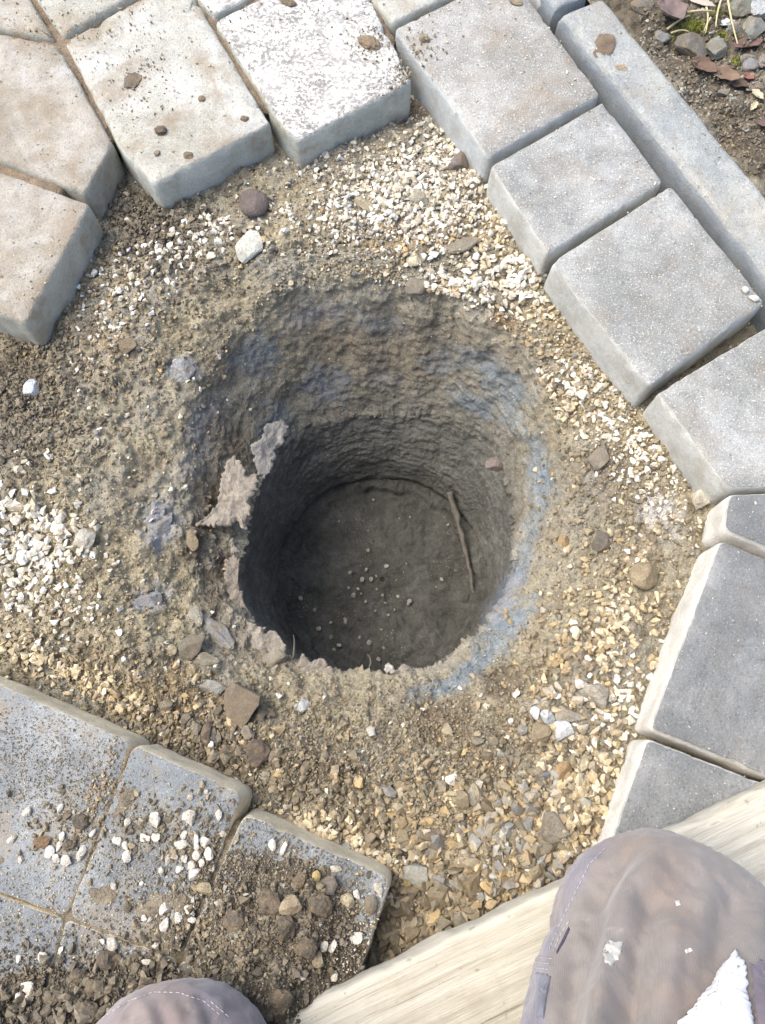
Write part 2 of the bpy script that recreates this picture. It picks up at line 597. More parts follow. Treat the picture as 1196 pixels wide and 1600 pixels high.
# overhanging crust: push the lip inwards in ragged teeth
lipm = np.exp(-((znf - 1.0) / 0.035) ** 2) * sstep(560, 760, gpy)
teeth = np.clip(fbm(circ[np.tile(np.arange(NT), NR)] * 18, 5, 51, 0.75) + 0.1, 0, 2)
outv = np.stack([np.cos(np.tile(TH, NR)), np.sin(np.tile(TH, NR)), np.zeros(NT * NR)], -1)
flat = flat + Nf * disp[:, None] - outv * (lipm * teeth * 0.0085 * sstep(-.1, .4, fbm(circ[np.tile(np.arange(NT), NR)] * 4, 2, 53)))[:, None]

# soil colours
c_tan, c_brn, c_gry, c_dark, c_mud = [np.array(S(*c)) for c in ((160, 150, 124), (141, 130, 107), (150, 145, 130), (92, 83, 69), (118, 117, 109))]
c_clay, c_sand = np.array(S(128, 142, 160)), np.array(S(176, 160, 128))
nA = sstep(-0.5, 0.6, fbm(flat * 9, 4, 61))[:, None]
nB = sstep(-0.2, 0.5, fbm(flat * 16, 4, 63))[:, None]
col = c_tan * (1 - nA) + c_gry * nA
col = col * (1 - 0.6 * nB) + c_brn * 0.6 * nB
fun = (sstep(0.9, 1.2, znf) * (1 - sstep(1.7, 2.3, znf)))[:, None]
col = col * (1 - 0.55 * fun) + (0.5 * c_brn + 0.5 * c_gry) * 0.55 * fun
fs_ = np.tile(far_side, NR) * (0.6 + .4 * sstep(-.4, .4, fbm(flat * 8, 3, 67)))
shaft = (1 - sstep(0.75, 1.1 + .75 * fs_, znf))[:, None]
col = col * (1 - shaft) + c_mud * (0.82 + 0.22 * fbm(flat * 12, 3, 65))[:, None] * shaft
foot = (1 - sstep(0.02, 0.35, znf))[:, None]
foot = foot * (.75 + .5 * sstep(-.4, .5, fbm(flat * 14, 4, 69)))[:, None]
col = col * (1 - foot * 0.8) + np.array(S(80, 79, 73)) * foot * 0.8  # moist mud, darkened further to put the hole's depth shade into the colour


def patch(cx, cy, sx, sy, rot, c, a, thr=0.18, sharp=0.75, fr_=60):
    global col
    ca, sa = math.cos(rot), math.sin(rot)
    dx, dy = gpx - cx, gpy - cy
    q = ((dx * ca + dy * sa) / sx) ** 2 + ((-dx * sa + dy * ca) / sy) ** 2
    m = np.exp(-q * (0.45 if c[2] > c[0] + 10 else .8))
    near = m > 0.02
    k = np.zeros(len(m))
    k[near] = sstep(thr, thr + sharp, m[near] + 0.4 * fbm(flat[near] * fr_, 4, int(cx) % 97))
    k = (k * a * (.92 if c[2] > c[0] + 10 else 1))[:, None]
    col = col * (1 - k) + np.array(S(*c)) * k


CL = (126, 139, 147)
for a in [(285, 578, 20, 16, 0, CL, .8), (402, 555, 34, 26, -.4, CL, .7), (590, 508, 40, 12, .1, CL, .55), (690, 568, 30, 14, .2, CL, .6),
          (745, 560, 45, 14, .4, CL, .55), (785, 600, 38, 18, .6, CL, .7), (740, 630, 34, 14, .5, CL, .7), (800, 650, 30, 14, .9, CL, .55),
          (840, 720, 14, 44, -.2, CL, .7), (845, 760, 16, 30, .2, CL, .6), (825, 850, 12, 55, .25, CL, .55), (790, 985, 18, 44, .7, CL, .85),
          (735, 1045, 52, 12, -.65, CL, .8), (675, 1080, 36, 10, -.3, CL, .7), (430, 660, 22, 24, 0, CL, .55), (510, 600, 30, 24, 0, (112, 124, 140), .5),
          (600, 590, 40, 14, 0, (130, 132, 130), .5), (500, 490, 40, 14, -.2, (132, 138, 150), .4), (250, 820, 18, 30, .2, (134, 144, 162), .6),
          (235, 938, 26, 14, -.3, (130, 140, 158), .6), (320, 660, 20, 36, .4, (120, 126, 138), .5), (300, 720, 24, 40, .3, (118, 120, 126), .4),
          (790, 930, 12, 50, .5, (120, 134, 156), .5)]:
    patch(*a)
DK = (78, 69, 58)
for a in [(305, 850, 22, 50, .2, (92, 80, 64), .85), (340, 905, 18, 60, .15, (92, 80, 66), .8), (350, 690, 26, 50, -.5, (98, 86, 70), .6), (330, 770, 30, 40, 0, (100, 88, 72), .6), (400, 1010, 50, 20, .6, (112, 102, 88), .5), (345, 560, 50, 60, .3, (112, 102, 88), .5), (600, 540, 160, 50, 0, (116, 106, 92), .55),
          (235, 350, 60, 40, .5, DK, .8), (30, 590, 50, 60, 0, DK, .75), (30, 690, 40, 30, 0, DK, .5), (640, 172, 40, 24, 0, (110, 92, 78), .7),
          (720, 340, 30, 40, .3, (104, 92, 80), .5), (790, 1070, 40, 26, 0, (86, 72, 60), .6), (690, 1130, 60, 40, 0, (98, 80, 62), .6),
          (500, 1200, 90, 26, .15, (84, 68, 52), .75), (330, 1150, 70, 30, .5, (96, 76, 52), .7), (400, 1180, 40, 30, 0, (78, 64, 50), .6),
          (640, 1430, 50, 60, 0, (96, 78, 56), .6), (960, 740, 50, 60, 0, (112, 100, 86), .5)]:
    patch(*a)
YL = (178, 159, 116)
for a in [(930, 590, 40, 30, .8, YL, .5), (790, 500, 26, 16, 0, (176, 140, 96), .6), (500, 1310, 70, 24, .35, YL, .7), (150, 1060, 120, 16, .4, YL, .5),
          (400, 1262, 20, 16, 0, (180, 138, 80), .8), (620, 375, 60, 20, 0, (166, 140, 100), .6), (150, 540, 60, 40, 0, (160, 138, 104), .4),
          (1030, 800, 36, 34, 0, (196, 192, 186), .75), (1000, 860, 40, 20, 0, (182, 160, 130), .5), (800, 1300, 120, 90, 0, (158, 130, 86), .5),
          (560, 300, 120, 60, 0, (160, 146, 120), .5), (280, 1080, 60, 40, .5, (150, 122, 80), .5), (820, 330, 20, 60, -.5, YL, .5)]:
    patch(*a)
outer = sstep(4.2, 4.8, znf)[:, None]
col = col * (1 - outer) + np.array(S(142, 130, 107)) * outer
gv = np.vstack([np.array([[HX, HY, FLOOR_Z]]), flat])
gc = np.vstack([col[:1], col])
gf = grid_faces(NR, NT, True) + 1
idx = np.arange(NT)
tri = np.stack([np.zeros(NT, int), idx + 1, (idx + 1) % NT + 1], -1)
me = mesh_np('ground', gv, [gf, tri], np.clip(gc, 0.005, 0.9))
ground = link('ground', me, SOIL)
tag(ground, 'brown sandy soil bed with a deep round hole bored into it', kind='structure')

# height map of the loose bed, for resting things on it
HM0, HMS, HMN = (-0.75, -0.45), 0.003, (500, 560)
hm = np.full(HMN, -9.0)
sel = znf >= 0.99
ii = np.floor((flat[sel, 0] - HM0[0]) / HMS).astype(int)
jj = np.floor((flat[sel, 1] - HM0[1]) / HMS).astype(int)
ok = (ii >= 0) & (jj >= 0) & (ii < HMN[0]) & (jj < HMN[1])
np.maximum.at(hm, (ii[ok], jj[ok]), flat[sel, 2][ok])
hm[hm < -5] = np.nan
for _ in range(12):
    bad = np.isnan(hm)
    if not bad.any():
        break
    st = np.stack([np.roll(hm, s, a) for s in (1, -1) for a in (0, 1)])
    with np.errstate(all='ignore'):
        import warnings
        warnings.simplefilter('ignore')
        f_ = np.nanmean(st, 0)
    hm[bad] = f_[bad]
XX, YY = np.meshgrid(HM0[0] + (np.arange(HMN[0]) + .5) * HMS, HM0[1] + (np.arange(HMN[1]) + .5) * HMS, indexing='ij')
hm[np.hypot(XX - HX, YY - HY) < 0.13] = FLOOR_Z
hm = np.nan_to_num(hm, nan=-0.07)
ptop = np.zeros(HMN, bool)      # where a paver covers the bed


def height(x, y):
    i = np.clip(((np.asarray(x) - HM0[0]) / HMS).astype(int), 0, HMN[0] - 1)
    j = np.clip(((np.asarray(y) - HM0[1]) / HMS).astype(int), 0, HMN[1] - 1)
    return hm[i, j]


def on_paver(x, y):
    i = np.clip(((np.asarray(x) - HM0[0]) / HMS).astype(int), 0, HMN[0] - 1)
    j = np.clip(((np.asarray(y) - HM0[1]) / HMS).astype(int), 0, HMN[1] - 1)
    return ptop[i, j]


def rest(px, py):
    """world spot and height of what lies under this spot of the plan"""
    z = -0.06
    for _ in range(6):
        p = P(px, py, z)
        z = float(height(p.x, p.y))
    p = P(px, py, z)
    return p


# ================================================================== SLABS (pavers, kerb, crusts)
def rounded(poly, r, step):
    poly = [Vector(p).to_2d() for p in poly]
    n = len(poly)
    area = sum(poly[i].x * poly[(i + 1) % n].y - poly[(i + 1) % n].x * poly[i].y for i in range(n))
    if area < 0:
        poly = poly[::-1]
    out = []
    for i in range(n):
        a, b, c = poly[i - 1], poly[i], poly[(i + 1) % n]
        u, v = (a - b).normalized(), (c - b).normalized()
        rr_ = r * random.uniform(0.7, 1.35)
        rr_ = min(rr_, 0.35 * (a - b).length, 0.35 * (c - b).length)
        p0, p1 = b + u * rr_, b + v * rr_
        for t in np.linspace(0, 1, 6):
            out.append(p0 * (1 - t) ** 2 + b * 2 * t * (1 - t) + p1 * t * t)
    pts = np.array([tuple(p) for p in out])
    nxt = np.roll(pts, -1, 0)
    L = np.hypot(*(nxt - pts).T)
    cum = np.concatenate([[0], np.cumsum(L)])
    m = max(24, int(cum[-1] / step))
    s = np.linspace(0, cum[-1], m, endpoint=False)
    closed = np.vstack([pts, pts[:1]])
    return np.stack([np.interp(s, cum, closed[:, 0]), np.interp(s, cum, closed[:, 1])], -1)


def slab(poly, thick, r=0.01, step=0.004, rough=0.0012, chips=0.004, bevel=1.0, relief=0.0006, nin=22, nscale=60, seed=0, tilt=(0, 0), profile=None):
    pts = rounded(poly, r, step)
    m = len(pts)
    t = np.roll(pts, -1, 0) - np.roll(pts, 1, 0)
    t /= np.linalg.norm(t, axis=1, keepdims=True) + 1e-12
    nrm = np.stack([t[:, 1], -t[:, 0]], -1)
    p3 = np.column_stack([pts, np.full(m, seed * 3.7)])
    o = rough * fbm(p3 * nscale, 4, seed) + 0.8 * rough * vnoise(p3 * 18, seed + 5)
    chip = np.clip(fbm(p3 * nscale * .95, 3, seed + 9) - 0.25, 0, 1) * chips
    cen = pts.mean(0)
    rings = []
    prof = profile or [(0.002, -thick), (0.0, -thick * 0.6), (0.0, -thick * 0.3), (0.0003, -0.009), (0.0012, -0.0055), (0.0028, -0.0028), (0.0052, -0.001), (0.0085, 0.0)]
    for k, (ins, z) in enumerate(prof):
        ins = ins * bevel
        up = max(0.0, 1 + z / 0.014)
        q = pts + nrm * (o - ins - chip * up * 1.2)[:, None]
        zz = np.full(m, z) - chip * up * 0.45
        if k < 3:
            q = q + nrm * (0.0012 * fbm(np.column_stack([pts * 40, np.full(m, z * 90)]), 3, seed + 2))[:, None]
        rings.append(np.column_stack([q, zz]))
    last = rings[-1]
    ker = np.ones(9) / 9
    smo = np.stack([np.convolve(np.concatenate([last[-4:, a], last[:, a], last[:4, a]]), ker, 'valid') for a in (0, 1)], -1)
    for s in np.linspace(.86, 0, nin + 1)[:-1]:
        q = cen + (smo - cen) * s
        rings.append(np.column_stack([q, np.zeros(m)]))
    V = np.vstack(rings + [np.array([[cen[0], cen[1], 0]])])
    top = V[:, 2] > -0.004
    V[top, 2] += relief * (1.6 * fbm(V[top] * 18 + seed, 3, seed + 3) + 0.5 * vnoise(V[top] * 75 + seed, seed + 4))
    V[:, 2] += (V[:, 0] - cen[0]) * tilt[0] + (V[:, 1] - cen[1]) * tilt[1]
    nrg = len(rings)
    F = grid_faces(nrg, m, True)
    i = np.arange(m)
    T = np.stack([(nrg - 1) * m + i, (nrg - 1) * m + (i + 1) % m, np.full(m, nrg * m)], -1)
    V[:, :2] -= cen
    return V, [F, T], cen, pts


def cover(pts):
    """mark the bed under this outline as covered"""
    x, y = XX, YY
    inside = np.zeros(HMN, bool)
    n = len(pts)
    st = max(1, n // 60)
    q = pts[::st]
    for k in range(len(q)):
        (x0, y0), (x1, y1) = q[k], q[(k + 1) % len(q)]
        cond = ((y0 > y) != (y1 > y))
        with np.errstate(all='ignore'):
            xi = (x1 - x0) * (y - y0) / (y1 - y0 + 1e-15) + x0
        inside ^= cond & (x < xi)
    ptop[inside] = True


pavement = link('pavement', None)
tag(pavement, 'block pavement partly lifted around the bored hole', kind='structure')
CREAM_S = S(228, 214, 182)
MP = {
    'pale': mat_paver('paver_pale', S(144, 140, 124), S(168, 165, 152), S(196, 198, 186), dust=.6, dirt=.6, speck=.35),
    'brown': mat_paver('paver_brown', S(130, 121, 103), S(154, 146, 130), S(184, 182, 167), dust=.55, dirt=.55, speck=.2),
    'white': mat_paver('paver_white', S(190, 186, 176), S(212, 208, 198), S(192, 195, 184), dust=.3, dirt=.3, exposed=0.92),
    'grey': mat_paver('paver_grey', S(120, 121, 116), S(140, 140, 134), S(200, 201, 193), dust=.5, dirt=.3, speck=.55, sidedirt=.3),
    'greywarm': mat_paver('paver_grey_sanded', S(126, 124, 116), S(148, 145, 136), S(192, 196, 194), dust=.5, dirt=.45, speck=.6, sidedirt=.2),
    'dark': mat_paver('paver_anthracite', S(100, 102, 100), S(120, 121, 118), S(226, 222, 210), dust=.3, dirt=.12, speck=.18, sidedirt=.2, rough=.5),
    'blue': mat_paver('paver_blue_grey', S(106, 111, 113), S(126, 130, 130), CREAM_S, dust=.35, dirt=.85, speck=.12, sidedirt=.22, rough=.5, dirtcol=S(138, 129, 112)),
}
PAVERS = [
    # outline in the plan, kind, label, thickness
    ([(616, 44), (797, -44), (940, 148), (763, 247)], 'greywarm', 'large sand-dusted grey paver beside the white speckled one', .07),
    ([(766, 260), (943, 157), (1040, 283), (856, 398)], 'grey', 'small grey paver between two larger grey ones along the kerb', .07),
    ([(859, 410), (1048, 289), (1198, 472), (1015, 605)], 'grey', 'square grey paver with two white pebbles on its corner', .07),
    ([(1027, 613), (1218, 498), (1345, 645), (1300, 756), (1136, 765)], 'grey', 'grey paver cut off by the frame below the square one', .07),
    ([(1138, 771), (1300, 764), (1330, 912), (1129, 829)], 'dark', 'small dark wedge paver between larger ones', .07),
    ([(1125, 842), (1350, 935), (1262, 1241), (1013, 1140)], 'dark', 'large anthracite paver with a white worn edge', .07),
    ([(1010, 1151), (1256, 1247), (1190, 1470), (940, 1352)], 'dark', 'anthracite paver running under the wooden board', .07),
    ([(334, 31), (545, -72), (646, 127), (466, 222), (435, 191)], 'white', 'white paver with black speckled exposed aggregate', .07),
    ([(99, 62), (283, -43), (424, 195), (242, 291), (187, 232)], 'pale', 'pale paver strewn with brown crumbs, left of the white one', .07),
    ([(92, 70), (178, 226), (134, 302), (-95, 212), (-130, 26)], 'brown', 'brown-stained paver with a cut corner', .07),
    ([(143, 318), (41, 506), (-150, 438), (-112, 224)], 'brown', 'brown-stained paver with a pale grey exposed end', .07),
    ([(98, 57), (272, -48), (216, -140), (46, -20)], 'pale', 'pale dirty paver cut off by the upper frame edge', .07),
    ([(86, 60), (38, -18), (-150, -75), (-128, 20)], 'brown', 'dirty paver in the upper left corner', .07),
    ([(308, -4), (333, 25), (538, -77), (498, -165), (292, -60)], 'white', 'speckled paver tip between pale and white pavers', .07),
    ([(582, -2), (614, 37), (788, -48), (735, -140), (548, -72)], 'pale', 'paver cut off above the large sand-dusted one', .07),
    ([(806, -40), (864, 22), (905, -8), (850, -90)], 'grey', 'grey paver tip beside the end of the kerb', .07),
    ([(-140, 1010), (205, 1160), (103, 1432), (-230, 1306)], 'blue', 'blue-grey paver under brown sand with a cream edge', .062),
    ([(210, 1164), (378, 1242), (281, 1494), (107, 1432)], 'blue', 'blue-grey paver with clean corner and cream edge', .062),
    ([(382, 1272), (612, 1374), (534, 1596), (284, 1496)], 'blue', 'blue-grey paver mostly buried under dark earth', .062),
    ([(-240, 1314), (99, 1437), (44, 1650), (-290, 1540)], 'blue', 'blue-grey paver in the lower left corner', .062),
    ([(103, 1438), (277, 1500), (228, 1730), (48, 1655)], 'blue', 'blue-grey paver under the dark clods by the left knee', .062),
    ([(281, 1502), (528, 1602), (470, 1800), (238, 1735)], 'blue', 'buried paver beside the left knee', .062),
]
for k, (poly, kind, lab, th) in enumerate(PAVERS):
    w = [P(x, y, 0) for x, y in poly]
    V, F, cen, pts = slab(w, th, bevel=.34 if kind in ('grey', 'greywarm') else .5, r=0.0075 if kind in ('grey', 'greywarm', 'dark') else 0.008, seed=k + 2,
                          chips=0.006 if kind in ('brown', 'pale', 'white') else 0.0035,
                          rough=0.0010 if kind in ('brown', 'pale', 'white') else 0.0006,
                          relief=0.0010 if kind in ('brown', 'pale') else 0.0006,
                          tilt=(random.uniform(-.01, .01), random.uniform(-.01, .01)),
                          profile=[(-.008, -th), (-.006, -th * .6), (-.0042, -.018), (-.0028, -.009), (-.0018, -.0045), (-.0008, -.0012), (.0002, -.0003), (.0018, 0.0)] if kind == 'blue' else None)
    o = link('paver', mesh_np('paver', V, F), MP[kind], pavement, (cen[0], cen[1], 0))
    o['label'] = lab
    cover(pts)
hm[ptop] = 0.0

# a long bar lofted along its length: kerb stones and the board
def bar(length, width, prof, ns, nw, top_fn, edge_amp, seed):
    ss = np.linspace(0, length, ns)
    end = np.minimum(ss, length - ss)
    tt = list(np.linspace(prof[-1][0] + .003, width - prof[-1][0] - .003, nw))
    cs = prof + [(t, 0.0) for t in tt] + [(width - a, b) for a, b in prof[::-1]]
    V = np.zeros((ns, len(cs), 3))
    for k, (t, z) in enumerate(cs):
        V[:, k, 0] = ss
        V[:, k, 1] = -t
        V[:, k, 2] = z - .004 * np.clip(1 - end / .006, 0, 1) ** 2 * (1 if z > -.01 else 0)
    Vf = V.reshape(-1, 3)
    top = Vf[:, 2] > -.0055
    Vf[:, 2] += top * top_fn(Vf)
    edge = edge_amp * fbm(np.stack([Vf[:, 0] * 22, Vf[:, 1] * 3 + seed, Vf[:, 2] * 30], -1), 4, seed)
    Vf[:, 1] += np.where(np.abs(Vf[:, 1] + width / 2) > width / 2 - .007, 1, 0) * edge
    n = len(cs)
    return Vf, [grid_faces(ns, n), np.arange(n)[None, ::-1], ((ns - 1) * n + np.arange(n))[None, :]]


# kerb stones along the garden edge
MKERB = mat_paver('kerb_concrete', S(128, 133, 131), S(150, 153, 149), S(134, 140, 142), dust=.5, dirt=.3, speck=.35, sidedirt=.15, dustcol=S(184, 179, 162))
KZ = 0.010
KPROF = [(0.0, -.16), (0.0, -.05), (0.0, -.02), (.0006, -.010), (.0025, -.005), (.0055, -.0018), (.009, 0.0)]
for k, (a, b, c, lab) in enumerate([((874, 24), (1330, 600), (936, -18), 'long grey concrete kerb stone with yellow stains beside the garden soil'), ((590, -335), (866, 13), (625, -370), 'end of another kerb stone at the upper frame edge')]):
    a, b, c = P(*a, KZ), P(*b, KZ), P(*c, KZ)
    d = (b - a).to_2d()
    L = d.length
    d.normalize()
    nrm = Vector((-d.y, d.x))
    wd = abs((c - a).to_2d().dot(nrm))
    V, F = bar(L, wd, KPROF, 260, 26, lambda q: .0012 * fbm(q * 30 + 5, 4, 61) + .0006 * fbm(q * 160, 3, 62), .0016, 63 + k)
    V[:, 1] += wd
    o = link('kerb_stone', mesh_np('kerb_stone', V, F), MKERB, None, (a.x, a.y, KZ), (0, 0, math.atan2(d.y, d.x)))
    tag(o, lab, 'kerb')
    p4 = [a.to_2d(), b.to_2d(), b.to_2d() + nrm * wd, a.to_2d() + nrm * wd]
    cover(np.array([tuple(q) for q in p4]))
hm[ptop & (hm < -0.001)] = KZ

# sand swept into the joints of the two older pavement corners
def joint_sheet(name, poly, z, colr, seed, label):
    w = [P(x, y, z) for x, y in poly]
    V, F, cen, pts = slab(w, 0.03, r=0.004, step=0.006, seed=seed, relief=0.003, nin=40, chips=0.01, rough=0.003)
    c = np.array(S(*colr)) * (1 + 0.25 * fbm((V + seed) * 60, 3, seed))[:, None]
    o = link(name, mesh_np(name, V, F, np.clip(c, .01, .9)), SOIL, pavement, (cen[0], cen[1], z))
    tag(o, label, kind='stuff')


joint_sheet('joint_sand', [(-140, 0), (60, -140), (490, -160), (620, 60), (560, 120), (440, 170), (300, 170), (200, 200), (120, 250), (60, 400), (-140, 400)], -0.010, (138, 122, 102), 71,
            'brown sand filling the joints of the pale pavers')
joint_sheet('joint_sand', [(-220, 1060), (170, 1180), (330, 1260), (560, 1390), (520, 1600), (240, 1700), (-240, 1600)], -0.003, (132, 122, 104), 72,
            'brown sand filling the joints of the blue-grey pavers')

# ================================================================== GARDEN SOIL beyond the kerb
gx = np.arange(0.0, 0.36, 0.0022)
gy_ = np.arange(-0.04, 0.95, 0.0022)
kd3 = (P(1330, 600, KZ) - P(874, 24, KZ)).normalized()
k0 = P(936, -18, KZ)
k1 = k0 + kd3
kd = (k1 - k0).to_2d().normalized()
kn = Vector((-kd.y, kd.x))
if kn.dot(Vector((1, 0))) < 0:
    kn = -kn
A_, B_ = np.meshgrid(np.arange(-0.45, 0.75, 0.0024), np.concatenate([np.arange(-0.010, 0.26, 0.0024), np.arange(0.27, 3, 0.08)]), indexing='ij')
gp = np.stack([k0.x + kd.x * A_ + kn.x * B_, k0.y + kd.y * A_ + kn.y * B_, np.zeros_like(A_)], -1).reshape(-1, 3)
Bf = B_.ravel()
gz = -0.012 - 0.016 * sstep(0.0, 0.03, Bf) + 0.012 * fbm(gp * 16, 4, 81) + 0.004 * fbm(gp * 90, 4, 83, .6)
wq, vq = worley(gp * 70, 6)
gz += 0.006 * np.clip(0.7 - wq, 0, 1) * (vq > .4) * sstep(0.02, 0.05, Bf)
gp[:, 2] = gz
gcol = np.array(S(104, 96, 82)) * (1 + 0.3 * fbm(gp * 25, 4, 85))[:, None]
k_ = (1 - sstep(0.01, 0.045, Bf + 0.015 * fbm(gp * 30, 3, 87)))[:, None]
gcol = gcol * (1 - k_) + np.array(S(146, 138, 118)) * k_
gs = link('garden_soil', mesh_np('garden_soil', gp, grid_faces(*A_.shape), np.clip(gcol, .01, .9)), SOIL)
tag(gs, 'dark garden soil strip beyond the kerb', kind='structure')
ii = np.floor((gp[:, 0] - HM0[0]) / HMS).astype(int)
jj = np.floor((gp[:, 1] - HM0[1]) / HMS).astype(int)
ok = (ii >= 0) & (jj >= 0) & (ii < HMN[0]) & (jj < HMN[1])
g_i, g_j, g_z = ii[ok], jj[ok], gz[ok]
m_ = ~ptop[g_i, g_j]
hm[g_i[m_], g_j[m_]] = g_z[m_]
GARDEN = np.zeros(HMN, bool)
GARDEN[g_i, g_j] = True

# ================================================================== EARTH HEAPED ON THE LOWER-LEFT PAVERS
hx, hy = np.meshgrid(np.arange(-0.62, 0.05, 0.0024), np.arange(-0.36, 0.02, 0.0024), indexing='ij')
hp = np.stack([hx, hy, np.zeros_like(hx)], -1).reshape(-1, 3)
hh = np.zeros(len(hp))
for cx, cy, sx, sy, a in [(430, 1480, .060, .045, .030), (400, 1580, .06, .05, .028), (460, 1400, .035, .025, .009), (60, 1600, .07, .03, .022), (300, 1600, .08, .035, .018),
                          (190, 1560, .06, .022, .012), (160, 1260, .06, .03, .0035), (330, 1330, .05, .03, .005), (60, 1330, .05, .025, .003), (345, 1440, .03, .035, .006)]:
    q = P(cx, cy, 0)
    hh += a * np.exp(-((hp[:, 0] - q.x) / sx) ** 2 - ((hp[:, 1] - q.y) / sy) ** 2)
hole_q = P(415, 1485, .02)
cr_ = np.exp(-(((hp[:, 0] - hole_q.x) / .028) ** 2 + ((hp[:, 1] - hole_q.y) / .03) ** 2))
wq, vq = worley(hp * 52 + .25 * fbm(hp * 50, 2, 3)[:, None], 12)
wq2, vq2 = worley(hp * 120, 13)
sm = 1 - 0.85 * cr_
hh = hh * (1 + 0.35 * fbm(hp * 30, 3, 91)) - 0.004 * cr_
hh += np.clip(hh / 0.012, 0, 1) * sm * (0.011 * np.clip(.65 - wq, 0, 1) * (vq > .35) * vq + 0.006 * np.clip(.65 - wq2, 0, 1) + 0.003 * fbm(hp * 110, 3, 93))
hp[:, 2] = hh - 0.0055
hcol = np.array(S(100, 91, 77)) * (1 + .25 * fbm(hp * 30, 4, 95))[:, None]
hcol = hcol * (1 - .5 * cr_[:, None]) + np.array(S(104, 98, 86)) * .5 * cr_[:, None]
keep = (hp[:, 2] > -0.004).reshape(hx.shape)
hf = grid_faces(*hx.shape)
kf = keep.ravel()[hf].any(1)
# nothing hangs over the paver edges: drop the faces off the pavers
onp = on_paver(hp[:, 0], hp[:, 1])
kf &= onp[hf].all(1) | (hp[:, 1] < -0.2)[hf].all(1)
hf = hf[kf]
use = np.unique(hf)
rem = np.full(len(hp), -1)
rem[use] = np.arange(len(use))
o = link('soil_heap', mesh_np('soil_heap', hp[use], rem[hf], np.clip(hcol[use], .01, .9)), SOIL)
tag(o, 'dark brown earth heaped over the blue-grey pavers', 'soil', kind='stuff')
ii = np.clip(np.floor((hp[:, 0] - HM0[0]) / HMS).astype(int), 0, HMN[0] - 1)
jj = np.clip(np.floor((hp[:, 1] - HM0[1]) / HMS).astype(int), 0, HMN[1] - 1)
m_ = (hp[:, 2] > 0.0) & ptop[ii, jj]
np.maximum.at(hm, (ii[m_], jj[m_]), hp[m_, 2])

# ================================================================== LOOSE STONES AS STUFF
def hull_proto(n, flatn, seed):
    r_ = np.random.default_rng(seed)
    p = r_.normal(size=(n, 3))
    p /= np.linalg.norm(p, axis=1, keepdims=True)
    p *= r_.uniform(.8, 1.08, (n, 1))
    p *= np.array([1.0, r_.uniform(.55, .9), r_.uniform(flatn * .7, flatn * 1.25)])
    b = bmesh.new()
    for q in p:
        b.verts.new(q)
    res = bmesh.ops.convex_hull(b, input=b.verts)
    bmesh.ops.delete(b, geom=[g for g in res['geom_interior'] if isinstance(g, bmesh.types.BMVert)], context='VERTS')
    bmesh.ops.triangulate(b, faces=b.faces)
    b.verts.ensure_lookup_table()
    b.verts.index_update()
    v = np.array([tuple(x.co) for x in b.verts])
    f = np.array([[x.index for x in fc.verts] for fc in b.faces])
    b.free()
    return v, f


PROTO = [hull_proto(random.randint(10, 15), .55, s) for s in range(36)]
CRUMB = [hull_proto(8, .8, 100 + s) for s in range(10)]


def rand_rot(n, tilt):
    a = rng.uniform(0, 2 * np.pi, n)
    tx, ty = rng.normal(0, tilt, n), rng.normal(0, tilt, n)
    ca, sa = np.cos(a), np.sin(a)
    Z = np.zeros(n)
    Rz = np.stack([np.stack([ca, -sa, Z], -1), np.stack([sa, ca, Z], -1), np.stack([Z, Z, Z + 1], -1)], 1)
    c, s = np.cos(tx), np.sin(tx)
    Rx = np.stack([np.stack([Z + 1, Z, Z], -1), np.stack([Z, c, -s], -1), np.stack([Z, s, c], -1)], 1)
    c, s = np.cos(ty), np.sin(ty)
    Ry = np.stack([np.stack([c, Z, s], -1), np.stack([Z, Z + 1, Z], -1), np.stack([-s, Z, c], -1)], 1)
    return Rx @ Ry @ Rz


PAL = {
    'white': [S(222, 217, 203), S(232, 229, 219), S(208, 200, 182), S(194, 187, 168), S(214, 203, 176), S(226, 222, 210), S(180, 170, 148)],
    'cream': [S(206, 190, 156), S(194, 178, 144), S(214, 203, 178), S(184, 165, 128), S(200, 184, 150), S(164, 149, 122)],
    'ochre': [S(166, 148, 114), S(156, 136, 104), S(182, 161, 124), S(142, 125, 98), S(172, 149, 106), S(152, 138, 115), S(164, 153, 133)],
    'brown': [S(120, 109, 88), S(136, 124, 99), S(110, 99, 80), S(148, 136, 110), S(130, 121, 102)],
    'dark': [S(98, 90, 76), S(110, 102, 86), S(88, 81, 69), S(118, 110, 96)],
    'grey': [S(150, 148, 138), S(134, 133, 126), S(164, 162, 150), S(124, 122, 115)],
}


